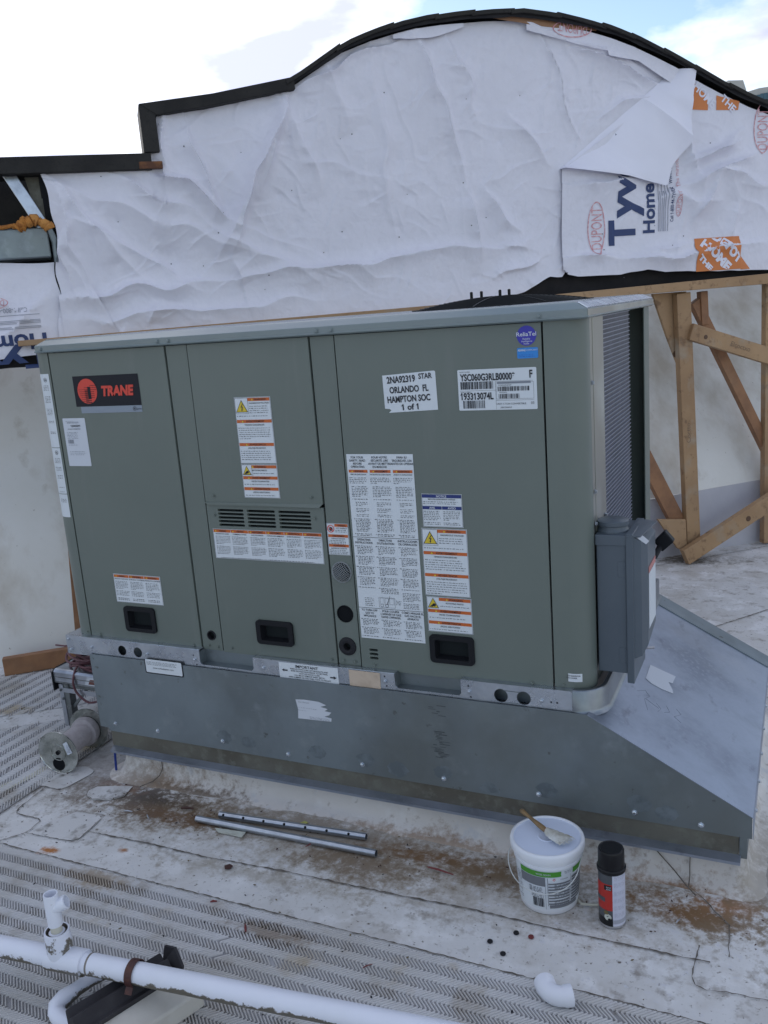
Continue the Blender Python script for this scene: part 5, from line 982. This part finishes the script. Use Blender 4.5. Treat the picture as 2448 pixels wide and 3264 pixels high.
# ------------------------------------------------------------------ bucket, brush, can
def build_bucket():
    c = (1.626, -.190, G); t = thing('plastic_pail', 'white plastic pail with a green and grey printed label and a closed lid', 'bucket', c)
    prof = [(0, .001), (.070, .001), (.073, .004), (.0745, .02), (.079, .09), (.0835, .135), (.0865, .136), (.0868, .142), (.0850, .143), (.087, .152), (.0895, .153), (.0895, .158), (.087, .159), (.0875, .166)]
    MB().lathe(prof, c, (0, 0, 1), 56).build('pail_body', BUCK, t, smooth=True)
    lid = [(.0878, .158), (.0935, .1585), (.0945, .163), (.0945, .173), (.0930, .1785), (.0895, .1805), (.0865, .1800), (.0850, .1775), (.0838, .1773), (.0825, .1765), (.0800, .1770), (.024, .1770), (.0225, .1785), (.020, .1785), (.018, .1768), (0, .1768)]
    MB().lathe(lid, c, (0, 0, 1), 64, mis=[0, 0, 0, 0, 0, 0, 0, 1, 1, 1, 1, 1, 1, 1, 1]).build('lid', [BUCK, LIDM], t, smooth=True)
    def cyl(u, v, d):     # u: arc length from the side that faces the camera
        rr = .0745 + (v - .02) / .115 * .009 + .0006 + d; a = R(-68) + u / .080; return (c[0] + rr * math.cos(a), c[1] + rr * math.sin(a), c[2] + v)
    s = Sticker(cyl)
    def wr(u0, v0, u1, v1, m, d=0., n=None):
        n = n or max(1, int((u1 - u0) / .006))
        for k in range(n): s.rect(u0 + (u1 - u0) * k / n, v0, u0 + (u1 - u0) * (k + 1) / n, v1, m, d)
    wr(-.12, .018, .12, .132, WHT, 0); wr(-.085, .116, .022, .131, GREENL, .0006); wr(.055, .116, .12, .131, GREENL, .0006); s.tx('WEB-SEAM', -.022, .1235, .005, WHT2, d=.0012); s.ring(.026, .1235, .004, .005, WHT, .0014); s.lines(.030, .118, .052, .130, .004, .0026, m=GREYINK)
    GL = M('label_grey', (.16, .17, .19), .45); wr(-.085, .088, -.018, .1145, GL, .0006)
    for a, b, v0, v1 in ((-.060, -.022, .066, .085), (-.055, -.020, .052, .062), (.005, .050, .030, .098), (.056, .10, .045, .112)): s.lines(a, v0, b, v1, .0042, .0030, m=GL, para=5)
    for v in np.arange(.034, .110, .0085): wr(-.010 if v < .098 else .2, v, .047, v + .0045, GL, .0007); wr(.052, v, .10, v + .0055, GL, .0007)
    wr(-.012, .104, .048, .1145, WHT, .0009); s.poly([(.0, .109), (.004, .113), (.008, .109), (.004, .105)], REDL, .0014); s.poly([(.002, .109), (.004, .111), (.006, .109), (.004, .107)], WHT, .0017); s.tx('DANGER', .030, .1085, .0035, GL, d=.0014, bold=.01)
    wr(-.008, .023, .075, .033, GL, .0007); s.bars(-.052, .026, -.022, .052, .0011); wr(-.012, .030, -.0108, .114, GL, .0011, 1); wr(.048, .034, .049, .116, GL, .0011, 1); s.frame(-.018, .02, -.0172, .115, .0004, GL)
    for a in (-.11, -.10, -.092): s.lines(a, .03, a + .007, .11, .005, .003, m=GL)
    s.build('label', t, 'white label with a green band')
    P = []
    for k in range(25):
        a = math.pi * k / 24; P.append((c[0] - .092 * math.cos(a) * .99, c[1] - .040 - .058 * math.sin(a), c[2] + .140 - .062 * math.sin(a)))
    P = [(c[0] - .090, c[1] + .005, c[2] + .147)] + P + [(c[0] + .090, c[1] + .005, c[2] + .147)]
    MB().tube(P, .0013, 6).build('wire_bail', M('pale_wire', (.55, .57, .56), .4, .4), t)
    # brush on the lid
    b = thing('paint_brush', 'old paint brush with wooden handle and stiff pale bristles lying on the pail lid', 'brush', (1.63, -.19, -.318))
    z = -.3135; a = Vector((1.545, -.135, z + .020)); q = Vector((1.622, -.185, z + .004)); d = (q - a).normalized(); MBh = MB(); pts = [a + (q - a) * k / 8 for k in range(9)]; pts = [a - d * .004] + pts
    MBh.tube(pts, [.005, .0075, .0065, .0052, .0050, .0056, .0066, .0075, .0080, .0070], 10); MBh.v = [(x, y, z + (zz - z) * .8) for x, y, zz in MBh.v]; MBh.build('handle', WOODH, b, smooth=True)
    sd = Vector((-d.y, d.x, 0)); m = MB(); L = []
    e = q + Vector((.003, -.002, 0)); ax = Vector((.90, -.42, 0)).normalized(); sd = Vector((-ax.y, ax.x, 0)); n = 12; vs = []
    for i in range(n):
        f = i / (n - 1); w = .012 + .013 * math.sin(min(f * 1.7, 1.57)) + random.uniform(-.002, .002); hh = .010 - .006 * f
        for k in range(8): ang = 2 * math.pi * k / 8; p = e + ax * (f * .062) + sd * (w * math.cos(ang)) + Vector((0, 0, max(hh * math.sin(ang), -.0005) + random.uniform(-.001, .0016) - .001)); vs.append(p)
    m.add(vs, [(i * 8 + k, i * 8 + (k + 1) % 8, (i + 1) * 8 + (k + 1) % 8, (i + 1) * 8 + k) for i in range(n - 1) for k in range(8)] + [tuple(range(8)), tuple(range(8 * (n - 1), 8 * n))[::-1]]); 
    for k in range(46):
        o = random.uniform(-.022, .022); st = e + ax * .045 + sd * o * .9 + Vector((0, 0, random.uniform(0, .003))); m.tube([st, st + ax * random.uniform(.018, .034) + sd * random.uniform(-.006, .006) + Vector((0, 0, random.uniform(-.001, .003)))], [.0009, .0003], 4)
    m.build('bristles', BRIS, b, smooth=True)
    MB().lathe([(0, .002), (.006, .003), (.0075, 0), (.006, -.003), (0, -.002)], (e.x, e.y, z + .006), (ax.x, ax.y, .1), 8).build('ferrule_tip', M('brush_tip', (.25, .08, .06), .5), b, smooth=True)
    # spray can
    c2 = (1.795, -.230, G); t2 = thing('spray_can', 'tall spray can with black cap and white, red and black label beside the pail', 'spray can', c2)
    MB().lathe([(0, .001), (.029, .001), (.0325, .003), (.0325, .006), (.0315, .008), (.0318, .140), (.031, .146), (.027, .152)], c2, (0, 0, 1), 40, mis=[0, 0, 0, 0, 1, 1, 1]).build('can_body', [STEEL, CANB], t2, smooth=True)
    MB().lathe([(.0345, .150), (.0352, .152), (.0352, .158), (.034, .160), (.0322, .1605), (.0315, .202), (.0300, .2055), (.027, .2065), (.0255, .205), (0, .205)], c2, (0, 0, 1), 40).build('cap', CANB, t2, smooth=True)
    def cy2(u, v, d): rr = .0320 + d; a = R(-58) + u / .032; return (c2[0] + rr * math.cos(a), c2[1] + rr * math.sin(a), c2[2] + v)
    s = Sticker(cy2)
    def wr2(u0, v0, u1, v1, m, d=0.):
        n = max(1, int((u1 - u0) / .0035))
        for k in range(n): s.rect(u0 + (u1 - u0) * k / n, v0, u0 + (u1 - u0) * (k + 1) / n, v1, m, d)
    wr2(-.010, .009, .045, .148, CANW, .0002); wr2(-.060, .118, -.010, .148, CANG, .0002); wr2(-.060, .052, -.010, .124, CANR, .0005); wr2(-.030, .108, -.012, .121, CANB, .0009); s.tx('ROOF', -.019, .1165, .0035, WHT, d=.0013, w=.011); s.tx('BOND', -.019, .1110, .0035, WHT, d=.0013, w=.011); wr2(-.06, .074, -.028, .086, CANG, .0009)
    wr2(-.060, .030, -.010, .052, CANG, .0004); wr2(-.060, .009, -.010, .030, CANB, .0004); s.disc(-.022, .034, .009, PAPER, .0012, n=9); s.disc(-.026, .046, .006, LEAFM, .0014, n=7); s.disc(-.018, .028, .004, CANB, .0018, n=8); wr2(-.010, .016, .045, .027, PGRY, .0006)
    for v in (.136, .118, .095, .075, .055, .035): s.lines(-.006, v - .003, .026, v + .012, .003, .0012, m=PGRY, para=9)
    s.build('label', t2)
build_bucket()

# ------------------------------------------------------------------ small loose things
def tube_with_holes(a, b, r, holes, label):
    a = Vector(a); b = Vector(b); t = thing('metal_tube', label, 'tube', a, 'loose metal tubes by the curb'); d = (b - a).normalized(); m = MB()
    m.lathe([(r, 0), (r, (b - a).length), (r * .8, (b - a).length), (r * .8, (b - a).length - .05)], a, d, 20); m.lathe([(r * .8, .05), (r * .8, 0), (r, 0)], a, d, 20); m.lathe([(0, .05), (r * .79, .05)], a, d, 16); m.lathe([(0, (b - a).length - .05), (r * .79, (b - a).length - .05)], a, d, 16)
    m.build('tube_wall', TUBE, t, smooth=True)
    side = Vector((.45, -.75, .55)); side = (side - d * side.dot(d)).normalized()
    if holes:
        o = None
        for k in range(holes):
            p = a + d * ((b - a).length * (k + .25) / holes) + side * (r - .0006)
            if o is None: o = MB().lathe([(0, .0012), (.0042, .0008), (.0042, -.001)], p, side, 12).build('bolt_hole', HOLE, t); p0 = p
            else: dupe(o, t, p - p0)
tube_with_holes((.508, -.190, G + .0135), (1.123, -.178, G + .0135), .0105, 0, 'plain galvanised tube, the longer and nearer of two lying by the curb')
tube_with_holes((.566, -.148, G + .0135), (1.060, -.112, G + .0135), .0105, 7, 'shorter galvanised tube drilled with a row of holes, nearest the curb')
# white pvc elbow bottom right
def elbow(c, label):
    t = thing('pvc_elbow', label, 'pipe fitting', c); m = MB(); r = .0215; P = []
    for k in range(13): a = R(90 * k / 12); P.append(Vector((c[0] - .020 + .034 * math.cos(a) * .95, c[1] - .010 + .034 * math.sin(a), c[2])))
    P = [P[0] - Vector((0, .016, 0))] + P + [P[-1] - Vector((.016, 0, 0))]
    Rz = Matrix.Rotation(R(-150), 3, 'Z'); P = [Rz @ (p - Vector(c)) + Vector(c) for p in P]
    rr = [r * 1.10] + [r * 1.10, r * 1.06] + [r] * (len(P) - 5) + [r * 1.08, r * 1.1]
    m.tube(P, rr[:len(P)], 22, cap=False); m.tube(P[-1:] + [P[-1] + (P[-2] - P[-1]) * .6], r * .9, 22) if False else None
    for e, f in ((P[0], P[1]), (P[-1], P[-2])):
        d = (f - e).normalized(); m.lathe([(r * 1.1, 0), (r * .88, 0), (r * .88, .015), (0, .015)], e, d, 22)
    m.build('elbow_body', PVC, t, smooth=True)
elbow((1.722, -.530, G + .0275), 'loose white plastic pipe elbow lying on the ribbed pad')
# main condensate pipe
def build_pipe():
    z = -.38; a = Vector((-.6, -1.055, z)); b = Vector((2.35, -.735, z)); d = (b - a).normalized(); at = lambda x: a + (b - a) * ((x - a.x) / (b.x - a.x))
    t = thing('pvc_pipe', 'long white mildewed plastic pipe crossing above the ribbed pad', 'pipe', at(.651)); r = .0245
    m = MB(); m.lathe([(r, 0), (r, (b - a).length)], a, d, 36); m.build('pipe_run', PVCD, t, smooth=True)
    c = at(.690); m = MB(); m.lathe([(r, -.045), (r * 1.2, -.0445), (r * 1.2, .052), (r, .0525)], c, d, 40); m.build('tee_sleeve', PVCD, t, smooth=True)
    m = MB(); m.lathe([(r * 1.18, .0), (r * 1.18, .050), (r * 1.18, .071), (r * 1.15, .074), (r * 1.0, .074), (r * .98, .062), (r * .74, .062), (r * .74, .070), (r * .62, .071), (0, .071)], (c.x - .015, c.y, z), (0, 0, 1), 36, mis=[0, 0, 0, 0, 1, 1, 1, 0, 0]); m.build('tee_socket', [PVCD, DIRTL], t, smooth=True)
    m = MB(); cc = (c.x - .015, c.y, z); m.lathe([(.0130, .06), (.0130, .092)], cc, (0, 0, 1), 24); m.build('riser_stub', M('yellowed_pvc', (.60, .58, .50), .45), t, smooth=True)
    m = MB(); m.lathe([(.0130, .088), (.0165, .089), (.0165, .166), (.0160, .168), (.0135, .168), (.0130, .130), (0, .130)], cc, (0.0, .0, 1), 28); m.lathe([(.0162, 0), (.0162, .034), (.0145, .035), (.013, .035), (.013, .022), (0, .022)], (cc[0], cc[1], cc[2] + .132), (.80, .45, .33), 28); m.build('riser_tee', PVC, t, smooth=True)
    e = at(.755); m = MB(); m.lathe([(r * 1.005, 0), (r * 1.03, .001), (r * 1.03, .004), (r * 1.005, .005)], e, d, 36); m.build('joint_ring', DIRTL, t, smooth=True)
    # strap
    s = at(.872); u = Vector((-d.y, d.x, 0)); m = MB(); P = []
    for k in range(17): an = R(-35 + 235 * k / 16); P.append((s + u * (-(r + .003) * math.cos(an)) + Vector((0, 0, (r + .003) * math.sin(an)))))
    P = [P[0] + Vector((0, 0, -.012)) - u * .010] + P; P = P + [P[-1] - u * -.008 + Vector((0, 0, -.014))]; vs = []
    for p in P:
        n = (p - s); n = (n - d * n.dot(d)).normalized()
        for q, k in ((-.009, 0), (.009, 0), (.009, .002), (-.009, .002)): vs.append(p + d * q + n * k)
    m.add(vs, [(i * 4 + j, i * 4 + (j + 1) % 4, (i + 1) * 4 + (j + 1) % 4, (i + 1) * 4 + j) for i in range(len(P) - 1) for j in range(4)] + [(0, 1, 2, 3), tuple(4 * len(P) - 4 + i for i in range(4))]); st = m.build('pipe_strap', STRAP, t)
    # support: dark trough-shaped rubber piece on a pale block
    sp = thing('pipe_support', 'dark cracked rubber saddle block holding the white pipe', 'pipe support', (s.x - .02, s.y, G))
    ax = Vector((.36, .93, 0)).normalized(); sd = Vector((ax.y, -ax.x, 0)); base = Vector((s.x - .015, s.y, 0)); pr = [(-.030, -.497), (.030, -.497), (.036, -.425), (.020, -.430), (.0, -.4055), (-.020, -.422), (-.036, -.408)]
    m = MB(); m.prism([base - ax * .14 + sd * x + Vector((0, 0, zz)) for x, zz in pr], ax * .235); m.build('saddle', BLK, sp, bevel=.003)
    m = MB(); e1 = base + ax * .096; m.prism([e1 + sd * -.036 + Vector((0, 0, -.44)), e1 + sd * .040 + Vector((0, 0, -.45)), e1 + sd * .040 + ax * .01 + Vector((0, 0, -.415)), e1 + sd * -.005 + ax * .02 + Vector((0, 0, -.395)), e1 + sd * -.034 + ax * .01 + Vector((0, 0, -.398))], ax * .006); m.build('torn_end', BLK, sp)
    s2 = thing('support_block', 'pale weathered block with a rusty bolt beside the dark rubber saddle', 'block', (s.x + .05, s.y, G))
    b0 = base + sd * .062; m = MB(); m.prism([b0 - ax * .24 + sd * x + Vector((0, 0, zz)) for x, zz in ((-.034, -.497), (.036, -.497), (.036, -.452), (-.034, -.435))], ax * .36); m.build('block_body', BLKW, s2, bevel=.005)
    m = MB(); bc = b0 - ax * .06 + Vector((0, 0, -.433)); m.lathe([(0, .004), (.007, .004), (.008, 0), (.008, -.01)], b0 - ax * .07 + sd * .036 + Vector((0, 0, -.468)), sd, 14); m.build('rusty_bolt', RUSTY, s2)
    # second smaller drain with elbow, lower left
    t2 = thing('drain_pipe', 'small grubby white drain elbow below the long pipe at bottom left', 'pipe', (.76, -.95, G)); m = MB()
    P = [(.75, -.83, -.45), (.72, -.878, -.452), (.705, -.915, -.456), (.692, -.942, -.462), (.689, -.962, -.468), (.700, -.976, -.472), (.725, -.984, -.474), (.767, -.989, -.476), (.83, -.995, -.478)]
    m.tube(P, [.0165, .0165, .0165, .021, .021, .020, .021, .0165, .0165][:len(P)], 18); m.build('drain_elbow', PVCD, t2, smooth=True)
build_pipe()

def build_reel():
    a = Vector((-.158, -.082, -.4185)); b = Vector((-.185, .100, -.4185)); d = (b - a).normalized(); L = (b - a).length
    t = thing('cable_reel', 'metal cable reel with two thin round flanges, part wound with grey cable', 'cable reel', (a.x, a.y, G)); r = .079
    for nm, c, s in (('flange', a, -1), ('flange', b, 1)):
        m = MB(); m.lathe([(0.0, 0.0008), (.026, .0008), (.0265, .0030), (.030, .0030), (.0305, .0008), (r - .002, .0008), (r - .001, .0025), (r + .0006, .0022), (r + .0006, -.0012), (.0, -.0012)], c, -d if s < 0 else d, 44); fl = m.build(nm, REELM, t, smooth=True)
        if s < 0:
            up = Vector((0, 0, 1)); u = d.cross(up).normalized() * -1
            def fn(x, y, dd, c=c, u=u): return c - d * (.0045 + dd) + u * x + Vector((0, 0, y))
            q = Sticker(lambda x, y, dd: c - d * (.0022 + dd) + u * x + Vector((0, 0, y))); q.disc(.004, -.045, .024, HOLE, .0, n=24); q.disc(0, 0, .008, HOLE, .003, n=16)
            q.poly([(-.060, .004), (-.040, -.006), (-.026, .036), (-.044, .046)], WHT2, .0004); q.lines(-.053, .004, -.038, .034, .006, .004, m=GREYINK); q.build('reel_marks', fl)
    m = MB(); pr = [(.040, .004)]
    k = .006
    while k < L - .045: pr += [(.040, k), (.0425, k + .0025), (.040, k + .005)]; k += .0055
    pr += [(.040, L - .04), (.053, L - .035), (.055, L - .02), (.050, L - .004)]
    m.lathe(pr, a, d, 36); m.build('wound_cable', ROPE, t, smooth=True)
build_reel()
def build_stool():
    t = thing('work_platform', 'low paint-spattered aluminium step platform behind the cable reel', 'step platform', (-.3, .3, G))
    x0, x1, y0, y1, z = -.435, .0, .21, .50, -.255
    m = MB(); n = 6; pr = [(y0 - .004, z - .052), (y0 - .004, z - .010), (y0 + .004, z - .002), (y0 + .012, z), (y1 - .01, z), (y1, z - .006), (y1, z - .05)]
    m.prism([(x0, y, zz) for y, zz in pr] + [(x0, y1 - .003, z - .05), (x0, y1 - .003, z - .009), (x0, y0 + .012, z - .003), (x0, y0, z - .012), (x0, y0, z - .052)], (x1 - x0, 0, 0)); m.build('deck', ALU, t)
    m = MB()
    for k in (.03, .05): m.box((x0 + .002, y0 - .0055, z - k), (x1, y0 - .0035, z - k + .003))
    m.build('deck_rib', ALUD, t)
    m = MB(); m.prism([(x0 - .006, y0 - .01, z - .085), (x0 - .006, y0 - .01, z - .01), (x0 - .006, y0 + .02, z + .002), (x0 - .006, y1, z + .002), (x0 - .006, y1, z - .085)], (.006, 0, 0)); m.build('end_cap', BLACKP, t)
    m = MB(); m.box((x0 + .01, y0 + .01, z - .075), (x1, y0 + .03, z - .052)); m.build('dark_under_rail', ALUD, t)
    for (x, y) in ((x0 + .012, y0 + .002), (x0 + .012, y1 - .04)):
        m = MB(); m.box((x, y, G + .002), (x + .018, y + .003, z - .062)); m.box((x + .018, y, G + .004), (x + .020, y + .035, z - .06)); m.build('leg', ALU, t)
        m = MB(); m.box((x + .0205, y + .003, G + .004), (x + .0450, y + .034, z - .06)); m.build('leg_channel', ALUD, t)
    m = MB(); m.box((x0 + .032, y0 - .001, z - .092), (x1, y0 + .002, z - .074)); m.build('cross_bar', ALU, t)
    m = MB(); m.beam((x0 + .05, y0 + .02, G + .08), (x0 + .14, y0 + .02, z - .075), .010, .010); m.build('diagonal_stay', ALUD, t)
    s = Sticker(lambda u, v, d: (-.28 + u, y0 - .0045 - d, z - .046 + v)); s.poly([(0, 0), (.10, -.002), (.12, .032), (.02, .034)], WHT2); s.poly([(.02, .004), (.075, .005), (.075, .026), (.03, .024)], M('worn_red', (.16, .06, .05), .6), .0006); s.build('worn_label', t)
    screws('rivet', [(x0 + .02, y0, z - .085), (x0 + .028, y0, z - .12)], t, .004, mat=ALUD)
    c = thing('coiled_cord', 'tangled maroon electric cord heaped on the step platform', 'cord', (-.26, .30, z)); m = MB(); random.seed(5)
    for k in range(20):
        cx, cy = -.285 + random.uniform(-.03, .05), .29 + random.uniform(-.03, .03); rx, ry = random.uniform(.055, .095), random.uniform(.04, .075); tl = random.uniform(-.35, .35); tl2 = random.uniform(-.2, .2); z0 = z + .008 + k * .0042; P = []
        for i in range(26): a = 2 * math.pi * i / 26; x = rx * math.cos(a); y = ry * math.sin(a); P.append((cx + x, cy + y, max(z + .005, z0 + x * tl + y * tl2 + .004 * math.sin(3 * a + k))))
        m.tube(P, .0048, 6, closed=True)
    P = [(-.30, .26, z + .03), (-.325, .225, z + .015), (-.33, .20, z - .03), (-.325, .198, z - .07), (-.30, .20, z - .10), (-.26, .20, z - .115), (-.20, .205, z - .10), (-.12, .21, z - .09)]
    Q = []
    for i in range(len(P) - 1):
        for k in range(5): f = k / 5; p0, p1, p2, p3 = [Vector(P[max(0, min(len(P) - 1, i + j))]) for j in (-1, 0, 1, 2)]; Q.append(.5 * ((2 * p1) + (p2 - p0) * f + (2 * p0 - 5 * p1 + 4 * p2 - p3) * f * f + (-p0 + 3 * p1 - 3 * p2 + p3) * f ** 3))
    m.tube(Q, .0045, 6); m.tube([(-.33, .30, z + .06), (-.37, .30, z + .09), (-.40, .31, z + .07), (-.46, .31, z + .055), (-.52, .32, z + .05)], .0035, 6); m.build('cord_loops', CORD, c, smooth=True)
build_stool()
def flat(name, pts, h, mat, label, cat, z=.0045, group=None):
    m = MB(); m.prism([(x, y, G + z) for x, y in pts], (0, 0, h)); o = m.build(name, mat); return tag(o, label, cat, group)
flat('tape_strip', [(-.36, -.40), (-.255, -.064), (-.218, -.078), (-.30, -.42)], .001, TAPE, 'cream strip of tape laid flat beside the left ribbed pad', 'tape')
flat('paper_scrap', [(.586, -.205), (.692, -.194), (.696, -.222), (.61, -.222)], .0015, PAPER, 'greenish paper scrap under the near metal tube', 'paper')
random.seed(12)
for (x, y), lb, mt in zip([(1.534, -.402), (1.585, -.352), (1.576, -.432), (1.623, -.354)], ('black round plug nearest the ribbed pad at left', 'black round plug behind the others, left of the pail foot', 'black round plug nearest the camera', 'reddish round plug just in front of the pail'), (RUBR, RUBR, RUBR, REDS)):
    o = MB().lathe([(0, 0), (.0068, 0), (.0072, .0015), (.0068, .003), (.004, .0035), (0, .003)], (x, y, G + .002), (0, 0, 1), 18).build('rubber_plug', mt, smooth=True); tag(o, lb, 'plug', 'round plugs scattered in front of the pail')
def sliver(x, y, L, a, w, mat, label, cat, group='small debris on the roof'):
    d = Vector((math.cos(a), math.sin(a), 0)); p = Vector((x, y, G + .008)); m = MB(); m.tube([p - d * L / 2, p - d * L * .1 + Vector((0, 0, .002)), p + d * L / 2], [w * .6, w, w * .5], 6); tag(m.build('debris', mat), label, cat, group)
sliver(.435, -.142, .042, .3, .0045, BROWNS, 'black burnt chip at the curb foot left of the tubes', 'debris'); sliver(1.322, -.187, .08, -.12, .003, REDS, 'dark red wire offcut left of the pail', 'wire offcut')
sliver(.919, -.187, .045, 1.0, .0022, REDS, 'red wire offcut just in front of the tubes', 'wire offcut'); sliver(.935, -.566, .03, 2.2, .0035, REDS, 'dark red chip standing out on the second dark row of ribs', 'debris'); sliver(.794, -.505, .018, .5, .0035, REDS, 'small red chip on the pad edge', 'debris')
sliver(.258, -.217, .028, .2, .0028, ALU, 'left silvery screw on the brown stain', 'screw'); sliver(.342, -.223, .030, -.7, .0028, ALU, 'right silvery screw on the brown stain', 'screw'); sliver(1.946, -.187, .02, 1.2, .0025, ALU, 'silvery screw on the rusty stain right of the can', 'screw')
sliver(1.29, -.583, .025, .9, .0016, REDS, 'thin red thread on the ribbed pad', 'thread')
flat('dry_leaf', [(.728, -.360), (.738, -.348), (.752, -.352), (.750, -.366), (.736, -.370)], .003, BROWNS, 'curled brown leaf on the pale membrane below the tubes', 'leaf')
flat('dry_leaf', [(-.74, .28), (-.725, .30), (-.70, .30), (-.71, .275)], .003, LEAFM, 'yellowish leaf on the far left ribbed pad', 'leaf')
flat('dry_leaf', [(.828, -.10), (.836, -.085), (.85, -.09), (.845, -.105)], .002, M('yellow_leaf', (.42, .42, .12), .8), 'small yellow leaf behind the drilled tube', 'leaf')
m = MB(); random.seed(9)
for k in range(230):
    x, y = random.uniform(-.3, 2.2), random.uniform(-1.1, .0) if k % 3 else random.uniform(-.25, -.07); s = random.uniform(.0008, .0027); a = random.uniform(0, 3.1); z = G + (.0045 if y > -.49 else .0068)
    m.prism([(x + s * math.cos(a + q) * (1.8 if i % 2 else .8), y + s * math.sin(a + q) * (1.8 if i % 2 else .8), z) for i, q in enumerate((0, 1.5, 3.1, 4.7))], (0, 0, .0018), k % 3)
o = m.build('grit', [BROWNS, LEAFM, RUBR], recalc=False); o['kind'] = 'stuff'; o['label'] = 'dark grit and leaf crumbs scattered over the roof'
m = MB(); m.tube([(.040, -.012, -.395), (.036, -.014, -.445), (.034, -.016, -.490)], .0042, 10); tag(m.build('blue_marker', BLUEP, smooth=True), 'thin blue stick leaning on the left end of the curb', 'stick')
m = MB(); m.tube([(1.700, -.185, G + .006), (1.712, -.200, G + .008), (1.735, -.196, G + .008), (1.752, -.190, G + .007), (1.765, -.170, G + .010), (1.762, -.15, G + .02)], .0032, 8); tag(m.build('string_loop', TAPE, smooth=True), 'cream cord loop between the pail and the spray can', 'cord')

# ------------------------------------------------------------------ far tower at the right
def build_tower():
    t = thing('office_tower', 'distant pale office tower with a blank stair block and glazed top floor', 'building', (0, 60, -20))
    Y = 57.8
    m = MB(); m.prism([(-2.55, Y, -20), (-2.26, Y - .6, -20), (-1.47, Y, -20), (-1.47, Y + 3, -20), (-2.55, Y + 3, -20)], (0, 0, 32.28)); m.build('stair_block', CONC, t)
    m = MB(); m.prism([(-1.46, Y - .05, -20), (-1.46, Y - .05, 11.57), (-.61, Y - .05, 11.70), (14, Y - .05, 11.6), (14, Y - .05, -20)], (0, 9, 0)); m.build('main_block', CONC, t)
    pane = MB().box((-1.10, Y - .12, 10.5), (-.93, Y - .06, 11.34)).build('window_pane', GLASS, t)
    for i in range(1, 40): dupe(pane, t, (i * .19, 0, .04 if i > 2 else 0))
    for rr in range(1, 4):
        for i in range(40): dupe(pane, t, (i * .19, 0, -1.5 * rr))
build_tower()
